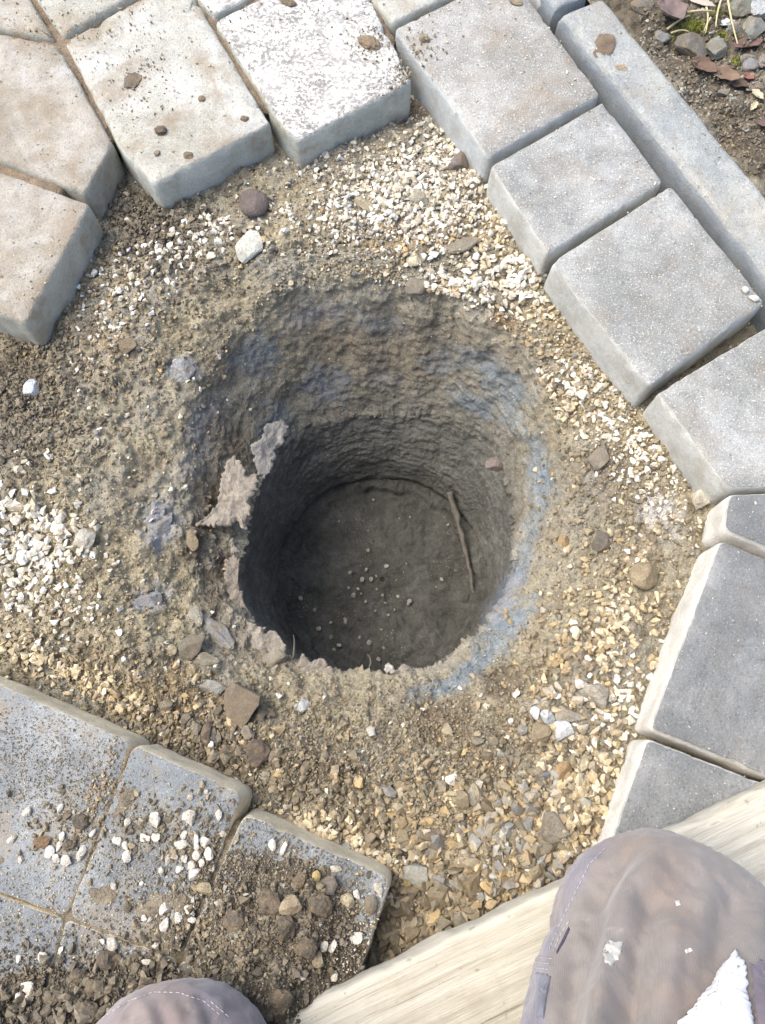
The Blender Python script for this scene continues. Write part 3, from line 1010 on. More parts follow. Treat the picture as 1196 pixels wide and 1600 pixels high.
def scatter(name, label, specs, protos, tilt=.35, sink=.35, cat='gravel'):
    """specs: (px, py, sx, sy, rot, n, lo mm, hi mm, palette, where, pile mm)"""
    pos, size, cols = [], [], []
    for (cx, cy, sx, sy, rot, n, lo, hi, pal, where, pile) in specs:
        if where == 'box':
            qx, qy = rng.uniform(cx - sx, cx + sx, n), rng.uniform(cy - sy, cy + sy, n)
        else:
            sp = np.where(rng.uniform(0, 1, n) < .25, 1.5, .8)
            a, b = rng.normal(0, 1, n) * sp, rng.normal(0, 1, n) * sp
            a, b = a * sx, b * sy
            qx, qy = cx + a * math.cos(rot) - b * math.sin(rot), cy + a * math.sin(rot) + b * math.cos(rot)
        z = np.full(n, 0.0 if where == 'top' else -0.058)
        for _ in range(3):
            w = Pn(qx, qy, z)
            z = height(w[:, 0], w[:, 1])
            if where == 'top':
                z = np.maximum(z, -0.002)
            else:
                z = np.minimum(z, -0.02)
        w = Pn(qx, qy, z)
        c = on_paver(w[:, 0], w[:, 1])
        hz = height(w[:, 0], w[:, 1])
        if where == 'top':
            good = c
        else:
            # clear of the stones by a few millimetres, not inside the shaft
            aa = np.arctan2(w[:, 1] - HY, w[:, 0] - HX)
            lim = np.interp(aa, TH, lr, period=2 * np.pi)
            rd = np.hypot(w[:, 0] - HX, w[:, 1] - HY)
            good = ~c & (hz < -0.02) & (rd > lim + .006)
            # the packed slopes keep only a few loose bits
            lim2 = np.interp(aa, TH, rr, period=2 * np.pi)
            slope = rd < lim2 - .01 + .02 * rng.normal(0, 1, len(rd))
            good &= ~slope | (rng.uniform(0, 1, len(rd)) < (.30 if hi < 9 else .14))
        w = w[good]
        m = len(w)
        s = (lo + (hi - lo) * rng.beta(1.2, 2.9, m)) * .0005
        pl = np.array(PAL[pal])[rng.integers(0, len(PAL[pal]), m)]
        pl = pl * rng.uniform(.82, 1.12, (m, 1))
        w[:, 2] = height(w[:, 0], w[:, 1]) + s * .5 * (1 - sink * 1.6) + rng.uniform(0, 1, m) * pile * .0005
        pos.append(w)
        size.append(s)
        cols.append(pl)
    pos, size, cols = np.vstack(pos), np.concatenate(size), np.vstack(cols)
    n = len(pos)
    R = rand_rot(n, tilt)
    pick = rng.integers(0, len(protos), n)
    VV, FF, CC, off = [], [], [], 0
    for k, (v, f) in enumerate(protos):
        m = pick == k
        c = int(m.sum())
        if not c:
            continue
        vv = np.einsum('nij,vj->nvi', R[m], v) * size[m][:, None, None] + pos[m][:, None, :]
        VV.append(vv.reshape(-1, 3))
        FF.append((f[None] + (np.arange(c) * len(v))[:, None, None] + off).reshape(-1, 3))
        CC.append(np.repeat(cols[m], len(v), 0))
        off += c * len(v)
    me_ = mesh_np(name, np.vstack(VV), np.vstack(FF), np.vstack(CC), smooth=False)
    o_ = link(name, me_, CHIP)
    tag(o_, label, cat, kind='stuff')
    return n


W = 'bed'
ngr = scatter('gravel', 'white and cream limestone chippings strewn over the soil bed', [
    (625, 285, 62, 40, -.25, 420, 7, 17, 'white', W, 6), (595, 345, 70, 26, 0, 200, 6, 14, 'white', W, 4), (685, 240, 30, 45, .4, 200, 6, 15, 'white', W, 6),
    (700, 330, 50, 28, 0, 230, 6, 16, 'white', W, 6), (560, 300, 60, 40, 0, 120, 6, 13, 'white', W, 3), (725, 440, 46, 28, .2, 130, 8, 18, 'white', W, 6),
    (690, 470, 25, 14, .2, 25, 9, 17, 'cream', W, 2), (805, 440, 26, 26, .5, 110, 8, 18, 'white', W, 6), (775, 380, 30, 34, .5, 120, 7, 16, 'cream', W, 5),
    (840, 485, 18, 26, .5, 50, 7, 15, 'cream', W, 3), (905, 600, 30, 26, .3, 90, 8, 17, 'white', W, 5), (880, 650, 24, 20, 0, 40, 9, 17, 'cream', W, 3),
    (940, 650, 30, 40, -.5, 50, 7, 15, 'white', W, 3), (1005, 725, 26, 32, -.4, 90, 7, 16, 'white', W, 5), (975, 690, 30, 30, 0, 30, 6, 13, 'cream', W, 2),
    (70, 845, 46, 36, .3, 190, 8, 20, 'white', W, 9), (30, 890, 36, 50, 0, 110, 8, 19, 'white', W, 7), (95, 950, 40, 30, .3, 50, 7, 16, 'white', W, 3),
    (20, 785, 24, 24, 0, 25, 9, 19, 'white', W, 3), (40, 720, 30, 24, 0, 8, 9, 18, 'white', W, 1), (240, 405, 46, 26, -.5, 70, 7, 18, 'white', W, 4),
    (175, 480, 30, 50, .5, 110, 6, 15, 'white', W, 3), (300, 380, 40, 20, -.3, 40, 8, 18, 'white', W, 3), (330, 355, 30, 16, -.3, 40, 8, 15, 'white', W, 3),
    (430, 340, 40, 30, 0, 40, 6, 13, 'white', W, 2), (985, 905, 34, 60, .3, 60, 6, 14, 'cream', W, 3), (960, 985, 40, 60, .2, 130, 7, 18, 'cream', W, 4),
    (955, 1085, 30, 50, .2, 90, 7, 17, 'white', W, 4), (905, 1230, 40, 70, .3, 170, 8, 22, 'cream', W, 6), (885, 1310, 28, 50, .4, 90, 7, 17, 'cream', W, 5),
    (500, 1300, 80, 16, .42, 230, 6, 16, 'cream', W, 5), (560, 1330, 50, 14, .42, 120, 6, 15, 'cream', W, 4), (60, 1025, 90, 16, .42, 150, 7, 17, 'cream', W, 4),
    (170, 1085, 60, 16, .42, 60, 6, 14, 'cream', W, 3), (1050, 790, 24, 30, 0, 40, 5, 11, 'white', W, 2), (580, 1050, 14, 8, 0, 9, 7, 13, 'white', W, 1),
    (600, 800, 560, 560, 0, 300, 5, 13, 'white', 'box', 1), (600, 800, 560, 560, 0, 180, 5, 12, 'cream', 'box', 1),
], PROTO, .45, .5)
scatter('pebbles', 'ochre and brown pebbles mixed into the loose earth in front of the board', [
    (770, 1290, 120, 70, 0, 330, 6, 26, 'ochre', W, 4), (770, 1290, 120, 70, 0, 260, 5, 30, 'brown', W, 4), (700, 1390, 80, 50, -.3, 260, 6, 32, 'brown', W, 5), (820, 1370, 70, 40, -.4, 150, 6, 28, 'ochre', W, 5), (800, 1330, 90, 60, -.4, 160, 8, 32, 'grey', W, 4), (760, 1320, 110, 70, 0, 130, 6, 16, 'cream', W, 4),
    (640, 1250, 90, 40, 0, 130, 6, 18, 'brown', W, 4), (870, 1200, 60, 60, .2, 160, 6, 22, 'brown', W, 5), (900, 1030, 60, 90, .2, 350, 6, 18, 'ochre', W, 3),
    (980, 860, 50, 90, .2, 200, 5, 15, 'brown', W, 3), (640, 1460, 40, 30, 0, 60, 8, 28, 'ochre', W, 5), (640, 1460, 40, 30, 0, 90, 8, 30, 'brown', W, 5), (160, 560, 90, 110, .3, 500, 5, 14, 'brown', W, 2),
    (180, 460, 60, 70, .4, 260, 5, 13, 'ochre', W, 2), (60, 640, 60, 60, 0, 240, 5, 16, 'dark', W, 3), (240, 360, 50, 40, .4, 260, 6, 18, 'dark', W, 4),
    (260, 1110, 110, 40, .45, 190, 5, 17, 'ochre', W, 4), (380, 1200, 70, 40, .4, 150, 5, 18, 'brown', W, 4), (330, 1160, 70, 30, .4, 140, 7, 22, 'dark', W, 4),
    (500, 1230, 90, 30, .2, 110, 5, 17, 'brown', W, 4), (100, 980, 110, 50, .2, 240, 5, 14, 'brown', W, 2), (600, 300, 150, 70, 0, 350, 5, 14, 'grey', W, 2),
    (600, 400, 220, 30, 0, 300, 5, 14, 'brown', W, 2), (640, 375, 90, 20, 0, 120, 6, 15, 'ochre', W, 2), (900, 720, 90, 120, 0, 420, 5, 14, 'brown', W, 2),
    (850, 560, 70, 60, .6, 200, 5, 14, 'ochre', W, 2), (600, 800, 560, 600, 0, 1500, 4, 13, 'brown', 'box', 1), (600, 800, 560, 600, 0, 500, 4, 12, 'grey', 'box', 1),
    (600, 1150, 200, 60, 0, 160, 4, 12, 'brown', W, 2),
], PROTO, .5, .5)
scatter('soil_crumbs', 'fine crumbs of brown soil and grit covering the bed', [
    (630, 300, 90, 70, 0, 2600, 2, 6, 'cream', W, 1), (630, 300, 90, 70, 0, 2000, 2, 6, 'white', W, 1), (60, 870, 70, 80, 0, 1800, 2, 6, 'cream', W, 1), (940, 640, 50, 110, -.6, 1500, 2, 6, 'cream', W, 1),
    (600, 800, 640, 640, 0, 15000, 2, 6.5, 'brown', 'box', 1), (600, 800, 640, 640, 0, 6000, 2, 5.5, 'grey', 'box', 1), (600, 800, 640, 640, 0, 2200, 2, 4.5, 'cream', 'box', 1),
    (760, 1300, 160, 110, 0, 6500, 2, 7, 'brown', W, 3), (760, 1280, 160, 110, 0, 2500, 2.5, 8, 'ochre', W, 3), (300, 1130, 200, 70, .4, 3000, 2.5, 7, 'brown', W, 2), (600, 1150, 220, 60, 0, 3000, 2, 7, 'brown', W, 2),
    (240, 360, 70, 50, .4, 1500, 3, 9, 'dark', W, 2), (40, 620, 60, 80, 0, 1500, 3, 9, 'dark', W, 2),
], CRUMB, .9, .3, 'soil')
T = 'top'
scatter('spilled_earth', 'dark earth crumbs and grit spilled over the blue-grey pavers', [
    (430, 1440, 85, 55, .3, 230, 4, 14, 'dark', T, 1), (410, 1530, 80, 45, 0, 180, 4, 15, 'dark', T, 1), (500, 1400, 60, 30, .4, 150, 3, 11, 'brown', T, 1),
    (70, 1570, 90, 30, .1, 160, 5, 22, 'dark', T, 3), (190, 1540, 90, 40, -.3, 200, 5, 19, 'dark', T, 3), (330, 1480, 60, 60, 0, 220, 4, 13, 'brown', T, 2),
    (320, 1400, 70, 60, 0, 160, 3, 11, 'grey', T, 1), (300, 1310, 90, 40, .3, 260, 3, 11, 'brown', T, 1), (120, 1300, 80, 30, .2, 120, 3, 12, 'brown', T, 1),
    (270, 1290, 60, 26, 0, 90, 4, 12, 'dark', T, 1), (150, 1260, 180, 110, .3, 3200, 1.0, 3.0, 'brown', T, .3), (150, 1260, 200, 130, .3, 1500, 1.0, 2.6, 'cream', T, .2), (70, 1200, 90, 50, .4, 1500, 1.2, 3.6, 'brown', T, .5),
    (410, 1460, 95, 80, .2, 6500, 1.5, 5, 'dark', T, 1.5), (440, 1430, 120, 80, .3, 2500, 1.5, 4.5, 'brown', T, 1), (330, 1400, 120, 100, 0, 3000, 1.3, 4, 'grey', T, .7), (100, 1560, 140, 60, 0, 4500, 1.8, 6, 'dark', T, 2),
    (520, 1420, 70, 60, .4, 900, 1.2, 3.6, 'grey', T, .5), (560, 1470, 30, 60, .3, 500, 1.2, 3.5, 'white', T, .5), (90, 1420, 150, 60, .3, 1400, 1.2, 3.4, 'cream', T, .3),
    (150, 1240, 12, 60, .4, 200, 2, 7, 'ochre', T, 1),
], PROTO + CRUMB, .7, .25, 'soil')
scatter('paver_grit', 'scattered pale grit and brown crumbs on the upper pavers and kerb', [
    (260, 170, 90, 70, .4, 130, 1.5, 6, 'ochre', T, .3), (230, 130, 40, 40, .4, 120, 1.5, 8, 'brown', T, .5), (260, 200, 90, 70, .4, 300, 1, 3, 'cream', T, .3), (60, 200, 110, 140, 0, 200, 1.2, 4, 'ochre', T, .3),
    (500, 80, 110, 80, 0, 70, 1.5, 5, 'ochre', T, .3), (790, 110, 110, 90, .7, 330, 1.5, 6, 'white', T, .5), (900, 280, 90, 80, .7, 160, 1.5, 5, 'white', T, .5),
    (1030, 440, 110, 100, .7, 280, 1.2, 3.5, 'cream', T, .3), (1150, 640, 70, 100, 0, 140, 1.5, 4.5, 'white', T, .5), (1110, 1010, 70, 160, .3, 120, 1, 3, 'white', T, .3),
    (1060, 1240, 70, 70, .3, 90, 1, 3, 'white', T, .3), (1040, 170, 60, 140, -.7, 140, 1.5, 5, 'cream', T, .5), (640, 110, 16, 26, .5, 260, 2, 8, 'brown', T, 4),
    (578, 68, 20, 14, .5, 160, 2, 6, 'brown', T, 3), (70, 420, 50, 60, .3, 120, 1.5, 6, 'cream', T, .5), (170, 20, 80, 30, 0, 90, 2, 7, 'ochre', T, .5),
    (100, 70, 60, 30, 0, 90, 2, 7, 'ochre', T, .5), (400, 20, 80, 30, 0, 60, 2, 7, 'brown', T, 1),
], CRUMB + PROTO[:8], .8, .2, 'grit')

# ================================================================== SINGLE STONES
def ico(sub):
    b = bmesh.new()
    bmesh.ops.create_icosphere(b, subdivisions=sub, radius=1)
    v = np.array([tuple(x.co) for x in b.verts])
    b.verts.index_update()
    f = np.array([[x.index for x in fc.verts] for fc in b.faces])
    b.free()
    return v, f


ICO = {s: ico(s) for s in (2, 3, 4)}


def stone_mesh(name, dims, seed, cuts=9, rough=.05, sub=3, depth=None, smooth=False):
    r_ = np.random.default_rng(seed)
    v, f = ICO[sub]
    v = v.copy()
    depth = depth or ((.6, .9) if cuts < 6 else (.48, .86))
    if cuts >= 6:
        cuts += 3
    for _ in range(cuts):
        n = r_.normal(size=3)
        n /= np.linalg.norm(n)
        d = r_.uniform(*depth)
        k = v @ n
        v = v - n * np.clip(k - d, 0, None)[:, None]
    v = v * (1 + rough * 1.2 * fbm(v * 2.6 + seed * 3.1, 4, seed, .6))[:, None]
    e = v.max(0) - v.min(0)
    v = (v - (v.max(0) + v.min(0)) / 2) / e * np.array(dims)
    return mesh_np(name, v, f, None, smooth)


def stone(name, label, px, py, w, h, rot, col, cuts=9, squash=.7, sink=.3, cat='stone', group=None, rough=.06, col2=None, dirt=.25, z=None, sub=3, smooth=False, tilt=.15, zoff=0.0):
    p = rest(px, py) if z is None else P(px, py, z)
    k = mpp(px, py, p.z)
    dims = (w * k, h * k * 1.05, min(w, h) * k * squash)
    me_ = stone_mesh(name, dims, (int(px * 7 + py * 13) % 9973), cuts, rough, sub, smooth=smooth)
    if isinstance(col, tuple):
        def soft(c):
            m = sum(c) / 3
            f = .5 if c[2] > c[0] else .8
            t = (m * 1.03, m * 1.0, m * .88)
            return tuple(.25 * q + .75 * (m + (x - m) * f) for x, q in zip(c, t))
        col = soft(col)
        col2 = soft(col2) if col2 else None
    mt = mat_stone(name, S(*col), S(*col2) if col2 else None, dirt) if isinstance(col, tuple) else col
    o_ = link(name, me_, mt, None, (p.x, p.y, p.z + dims[2] * (.5 - sink) + zoff), (random.uniform(-tilt, tilt), random.uniform(-tilt, tilt), -rot))
    tag(o_, label, cat, group)
    return o_


stone('stone', 'round flat purple-brown pebble lying on the gravel below the pale paver', 398, 321, 46, 46, 0, (112, 98, 94), cuts=2, squash=.5, sink=.25, rough=.02, smooth=True, sub=4, dirt=.1)
stone('stone', 'pale greenish-white flat stone below the round purple-brown pebble', 391, 391, 42, 56, .1, (206, 208, 192), cuts=12, squash=.45, sink=.2, dirt=.1)
stone('stone', 'flat pale stone slivered at the edge of the left gravel patch', 131, 846, 36, 38, .4, (198, 194, 178), cuts=10, squash=.5, sink=.2)
stone('stone', 'small blue-white chip in the dark soil below the brown paver', 51, 607, 24, 26, 0, (190, 204, 222), cuts=9, dirt=.05)
stone('stone', 'tan stone half sunk in the soil below the cut brown paver end', 200, 543, 32, 26, .3, (150, 126, 92), cuts=8)
stone('stone', 'rounded yellow-brown stone beside the large anthracite paver', 1005, 901, 46, 42, 0, (172, 150, 108), cuts=5, squash=.7, rough=.04)
stone('stone', 'angular white-grey stone by the corner of the large anthracite paver', 928, 1086, 48, 36, .3, (190, 186, 172), cuts=12, col2=(140, 130, 112), sink=.2)
stone('stone', 'white chip touching the angular white-grey stone', 906, 1068, 16, 16, 0, (236, 232, 222), cuts=9)
stone('stone', 'bluish white stone at the front of the small stone cluster', 876, 1144, 38, 34, .2, (206, 212, 218), cuts=10, col2=(160, 166, 172), dirt=.1, sink=.1)
stone('stone', 'small pale blue oval stone in the middle of the stone cluster', 856, 1122, 20, 28, -.4, (182, 200, 212), cuts=6, dirt=.1, sink=.1)
stone('stone', 'tiny speckled white-blue stone topping the stone cluster', 836, 1114, 16, 20, -.3, (202, 208, 218), cuts=6, dirt=.1)
stone('stone', 'long flat tan-grey stone behind the bluish stones', 890, 1119, 54, 22, .1, (170, 162, 142), cuts=9)
stone('stone', 'square tan stone left of the bluish white stone', 843, 1146, 30, 32, .4, (162, 140, 102), cuts=10, sink=.15)
stone('stone', 'small cream stone above the pale blue oval stone', 853, 1104, 18, 16, .4, (196, 178, 142), cuts=8)
stone('stone', 'small round grey stone left of the square tan stone', 816, 1140, 18, 17, 0, (160, 158, 150), cuts=5)
stone('stone', 'orange-brown cube-shaped stone below the stone cluster', 877, 1207, 32, 36, .1, (178, 134, 76), cuts=8, sink=.15)
stone('stone', 'long cream splinter standing near the dark paver edge', 902, 1228, 13, 44, .3, (202, 184, 140), cuts=8, sink=.1)
stone('stone', 'cream splinter above the long one', 912, 1194, 16, 30, .4, (206, 190, 150), cuts=8, sink=.1)
stone('stone', 'white half-round chip lying alone on brown loose earth', 707, 1218, 24, 18, 0, (226, 222, 210), cuts=7, sink=.1, dirt=.05)
stone('stone', 'pale triangular stone poking out of loose brown earth', 738, 1242, 30, 34, .3, (196, 182, 150), cuts=10)
stone('stone', 'grey-brown stone, upper of a pair near the knee', 866, 1294, 46, 44, .4, (146, 134, 112), cuts=8, col2=(120, 112, 100))
stone('stone', 'grey-brown stone, lower of a pair near the knee', 852, 1320, 38, 36, .2, (140, 128, 104), cuts=8)
stone('stone', 'ochre block of stone near the board edge', 742, 1378, 40, 46, .6, (156, 130, 88), cuts=8)
stone('stone', 'tan wedge stone left of the ochre gravel', 643, 1312, 24, 28, .2, (172, 146, 104), cuts=9)
stone('stone', 'brown clod-like stone on the earth before the board', 680, 1305, 50, 30, -.2, (124, 108, 84), cuts=6, rough=.12)
stone('stone', 'bright yellow pebble between earth and board', 638, 1378, 14, 12, 0, (222, 172, 74), cuts=5, dirt=0)
stone('stone', 'large brown pyramid-shaped rock on the near slope of the hole', 374, 1106, 60, 66, .5, (130, 112, 90), cuts=7, squash=.8, sink=.25, col2=(112, 96, 76))
stone('stone', 'flat blue-grey stone sliver above the brown pyramid rock', 331, 1073, 50, 20, .05, (148, 160, 158), cuts=8, squash=.6, sink=.2)
stone('stone', 'long pale clay lump on the left slope near the hole', 338, 988, 34, 74, -.7, (158, 152, 136), cuts=7, squash=.55, sink=.35, rough=.1, col2=(128, 132, 140))
stone('stone', 'pale clay lump at the upper end of the long one', 306, 964, 26, 36, -.2, (168, 164, 144), cuts=7, sink=.3, rough=.1)
stone('stone', 'squarish grey-brown stone left of the long clay lump', 300, 1010, 36, 44, .4, (132, 124, 104), cuts=9, sink=.35)
stone('stone', 'small pale stone set in the slope under the long clay lump', 326, 1034, 36, 24, .3, (158, 150, 128), cuts=9)
stone('stone', 'cream stone above the near left paver row', 267, 1016, 20, 18, .3, (200, 178, 136), cuts=7)
stone('stone', 'pale blue-white chip on the near rim of the hole', 475, 1103, 18, 20, .3, (186, 194, 194), cuts=8, sink=.15)
stone('stone', 'thin flat pale chip next to the paver corner on dark earth', 416, 1212, 30, 15, .1, (192, 190, 176), cuts=8, squash=.4, sink=.1)
stone('stone', 'dark red-brown stone near the paver corner', 402, 1178, 42, 40, .5, (104, 86, 72), cuts=7, rough=.1)
stone('stone', 'elongated dark brown stone above the cream paver edge', 322, 1146, 18, 34, .2, (106, 86, 70), cuts=6)
stone('stone', 'dark slate-coloured pebble beside the elongated brown stone', 340, 1155, 20, 18, .2, (92, 90, 94), cuts=6)
stone('stone', 'blue-grey stone set high in the left slope', 285, 578, 38, 34, .3, (150, 158, 170), cuts=9, sink=.55, rough=.12, col2=(122, 126, 134), dirt=.35)
stone('stone', 'blue-grey lump set in the slope left of the hole', 252, 822, 34, 50, .2, (140, 148, 162), cuts=8, sink=.45, rough=.1)
stone('stone', 'grey lump with a blue edge low on the left slope', 232, 938, 44, 26, -.2, (132, 140, 154), cuts=8, sink=.4, rough=.1)
stone('stone', 'tan stone sitting in the crack beside the torn crust', 302, 846, 20, 32, -.1, (164, 140, 104), cuts=7, sink=.2)
stone('stone', 'long grey stone lying in gravel right of the hole', 935, 712, 30, 52, .2, (138, 128, 110), cuts=6, sink=.3)
stone('stone', 'cream block wedged between two pavers at the wedge paver', 1092, 783, 34, 40, .2, (216, 206, 186), cuts=9, sink=.1)
stone('stone', 'mauve-grey stone embedded near the large sand-dusted paver', 717, 258, 34, 40, .3, (124, 112, 106), cuts=6)
stone('stone', 'pale oval stone amid white gravel', 652, 312, 36, 26, .2, (188, 180, 156), cuts=6)
stone('stone', 'tan elongated stone amid white gravel', 572, 322, 42, 20, .5, (178, 162, 124), cuts=7)
stone('stone', 'flat grey-tan stone under the gravel ledge', 725, 386, 58, 22, -.3, (150, 140, 118), cuts=7, squash=.6)
stone('stone', 'large cream chip alone on the upper rim slope', 647, 411, 26, 20, .4, (214, 198, 158), cuts=8, sink=.1)
stone('stone', 'grey stone at the upper rim of the hole', 650, 450, 34, 24, .3, (140, 130, 112), cuts=8)
stone('stone', 'dark embedded stone in the right slope', 940, 850, 30, 34, .2, (108, 98, 86), cuts=7)
stone('stone', 'small orange stone at the right slope', 880, 846, 16, 20, .2, (196, 154, 92), cuts=7)
stone('stone', 'purple-brown stone at the upper right wall of the shaft', 772, 727, 28, 22, .3, (126, 112, 106), cuts=6, z=-.16)
stone('stone', 'tan-grey stone wedged below the pale clay lump near the rim', 430, 1030, 40, 30, .2, (150, 142, 120), cuts=8, sink=.4)

WC = mat_stone('limestone_chip', S(220, 216, 205), S(198, 190, 172), .2)
GW = 'white chips lying on the blue-grey pavers'
LW = 'small white limestone chip lying on the sandy blue-grey pavers'
for k, (px, py, w, h, r) in enumerate([
        (43, 1268, 16, 15, 0), (94, 1263, 10, 16, .3), (19, 1311, 12, 14, .3), (34, 1343, 10, 15, 0), (98, 1307, 12, 14, .2), (94, 1323, 9, 16, 0), (80, 1331, 16, 19, .2),
        (90, 1341, 14, 14, .4), (106, 1344, 19, 20, .1), (129, 1333, 14, 24, .3), (146, 1301, 9, 16, .5), (185, 1313, 18, 13, .5), (197, 1321, 10, 15, -.5), (200, 1337, 16, 20, .1),
        (201, 1284, 12, 13, 0), (243, 1281, 22, 26, -.4), (228, 1309, 18, 12, .1), (245, 1308, 18, 14, .4), (297, 1276, 24, 24, .5), (298, 1246, 10, 10, 0), (323, 1237, 8, 8, 0),
        (343, 1273, 13, 18, -.3), (288, 1304, 11, 15, .2), (284, 1320, 22, 16, .1), (307, 1308, 11, 20, -.2), (322, 1316, 18, 17, .3), (308, 1322, 12, 12, 0), (309, 1336, 15, 16, .1),
        (328, 1334, 20, 18, .4), (346, 1327, 17, 16, .2), (358, 1341, 10, 24, -.1), (270, 1337, 22, 10, .1), (263, 1345, 9, 15, 0), (289, 1340, 11, 15, 0), (301, 1352, 14, 14, 0),
        (316, 1348, 11, 12, 0), (303, 1365, 20, 22, .4), (281, 1358, 12, 13, .5), (253, 1359, 10, 11, 0), (349, 1303, 13, 10, .2), (356, 1312, 11, 14, 0), (179, 1385, 10, 9, 0),
        (222, 1380, 8, 7, 0), (260, 1419, 18, 22, .6), (294, 1420, 14, 13, .4), (258, 1443, 15, 21, .2), (280, 1433, 13, 17, -.2), (301, 1437, 14, 10, -.2), (226, 1434, 10, 12, 0),
        (177, 1475, 24, 22, .5), (161, 1471, 11, 9, .2), (230, 1502, 18, 9, .1), (68, 1493, 15, 16, .5), (30, 1498, 10, 12, 0), (96, 1484, 8, 12, .3), (73, 1536, 22, 22, .2),
        (45, 1543, 24, 18, -.2), (31, 1560, 12, 22, 0), (47, 1558, 15, 13, 0), (244, 1476, 12, 10, 0), (427, 1320, 14, 18, -.5), (444, 1325, 9, 22, .4), (525, 1357, 20, 12, -.1),
        (592, 1390, 14, 24, -.3), (607, 1399, 18, 14, .2), (558, 1464, 24, 18, -.5), (573, 1468, 14, 10, .4), (507, 1478, 14, 17, .5), (520, 1477, 13, 19, .4), (538, 1473, 13, 9, .1),
        (523, 1525, 13, 18, .3), (487, 1545, 17, 22, 0), (474, 1524, 12, 15, 0), (558, 1398, 11, 16, -.4), (1163, 455, 12, 11, .2), (1178, 468, 18, 11, .1)]):
    if px > 1100:
        stone('chip', ['upper and smaller of two white pebbles on the square grey paver', 'lower and larger of two white pebbles on the square grey paver'][px > 1170], px, py, w, h, r, WC, cuts=6, sink=.05, sub=2, rough=.04)
    else:
        stone('chip', LW, px, py, w * .95, h * .95, r, WC, cuts=9, squash=.6, sink=.15, group=GW, sub=2, rough=.04, tilt=.3, zoff=.0005)
stone('stone', 'large tan angular stone on the dark earth heap', 456, 1413, 36, 30, .2, (180, 156, 116), cuts=9, sink=.1)
stone('stone', 'grey-brown block among clods on the earth heap', 513, 1382, 30, 26, .1, (126, 118, 108), cuts=9, sink=.2)
stone('stone', 'cream pebble at the right of the earth heap', 543, 1406, 24, 22, .3, (188, 170, 130), cuts=7, sink=.1)
stone('stone', 'yellow pebble on the earth heap', 495, 1368, 14, 16, .2, (206, 168, 90), cuts=5, sink=.05, dirt=.05)
stone('stone', 'round tan-grey stone at the paver edge of the heap', 580, 1412, 22, 26, 0, (140, 128, 106), cuts=5, sink=.15)
stone('stone', 'tan stone at the foot of the earth heap', 498, 1498, 20, 24, .1, (172, 152, 116), cuts=7, sink=.1)
stone('stone', 'tan-yellow stone beside the white chip cluster', 322, 1387, 26, 18, .1, (178, 160, 116), cuts=7, sink=.1)
stone('stone', 'cream upright stone right of the white chips', 321, 1476, 20, 26, 0, (184, 170, 138), cuts=7, sink=.1)
stone('stone', 'orange-brown pebble near the blue-grey paver joint', 67, 1315, 28, 18, .1, (150, 108, 66), cuts=6, sink=.2, rough=.1)
for k, (px, py, w, h, r, lab) in enumerate([
        (110, 1320, 22, 18, 0, 'dark clod in the ring of white chips'), (128, 1284, 26, 22, .2, 'brown clod above the ring of white chips'),
        (425, 1410, 44, 34, .3, 'big dark clod left of the tan angular stone'), (370, 1440, 40, 34, .1, 'dark clod at the rim of the hollow in the heap'),
        (445, 1450, 36, 40, .6, 'dark clod right of the hollow in the heap'), (500, 1415, 44, 40, .2, 'grey clod right of the tan angular stone'),
        (150, 1545, 34, 30, .2, 'dark clod left of the left knee'), (170, 1500, 34, 34, .5, 'dark clod below the large white chip'), (90, 1560, 42, 26, .1, 'flat dark clod at the lower frame edge'),
        (140, 1580, 40, 30, .4, 'dark clod touching the left knee'), (125, 1525, 30, 24, .1, 'brown clod above the left knee'), (470, 1375, 24, 24, 0, 'grey clod above the tan angular stone'),
        (480, 1480, 34, 30, .3, 'brown clod at the foot of the heap'), (440, 1560, 40, 32, .5, 'reddish brown clod close to the board')]):
    stone('clod', lab + (', earthy and crumbly' if len(lab.split()) < 8 else ''), px, py, w, h, r, (104, 92, 76), cuts=5, squash=.75, sink=.25, rough=.18, cat='clod', sub=3, dirt=.3)
for px, py, w, h, lab, c in [
        (943, 73, 34, 46, 'brown lump of earth smeared on the kerb stone', (126, 100, 76)), (971, 106, 20, 12, 'small tan smear of earth on the kerb stone', (178, 150, 108)),
        (640, 108, 34, 52, 'brown lump of earth at the corner of the white paver', (150, 122, 92)), (576, 70, 40, 22, 'brown lump of earth on top of the white paver', (156, 126, 94)),
        (252, 206, 20, 20, 'dark brown crumb in the middle of the pale paver', (116, 94, 72)), (296, 245, 18, 14, 'brown crumb near the front edge of the pale paver', (140, 116, 86)),
        (207, 126, 26, 34, 'dark smear of earth on the pale paver', (120, 102, 80)), (246, 240, 10, 12, 'small tan crumb close to the front of the pale paver', (160, 136, 100)),
        (383, 188, 14, 12, 'brown crumb near the right corner of the pale paver', (130, 106, 82)), (316, 156, 12, 12, 'brown crumb above the centre of the pale paver', (130, 108, 84)),
        (910, 107, 20, 14, 'tan crumb at the kerb side of the large sand-dusted paver', (176, 150, 112)), (664, 62, 18, 16, 'tan crumb near the corner of the large sand-dusted paver', (150, 132, 100)),
        (806, 4, 26, 12, 'tan crumb at the upper frame edge on the sand-dusted paver', (160, 142, 110)), (450, 4, 30, 14, 'brown clod on the white paver at the frame edge', (140, 118, 92)),
        (1006, 345, 54, 26, 'thin greyish earth smear at the back of the square grey paver', (150, 144, 134))]:
    flatm = 'smear' in lab
    stone('clod', lab, px, py, w, h, .4, c, cuts=4, squash=.14 if flatm else .6, sink=.2, rough=.22, cat='clod', sub=3, dirt=.3)

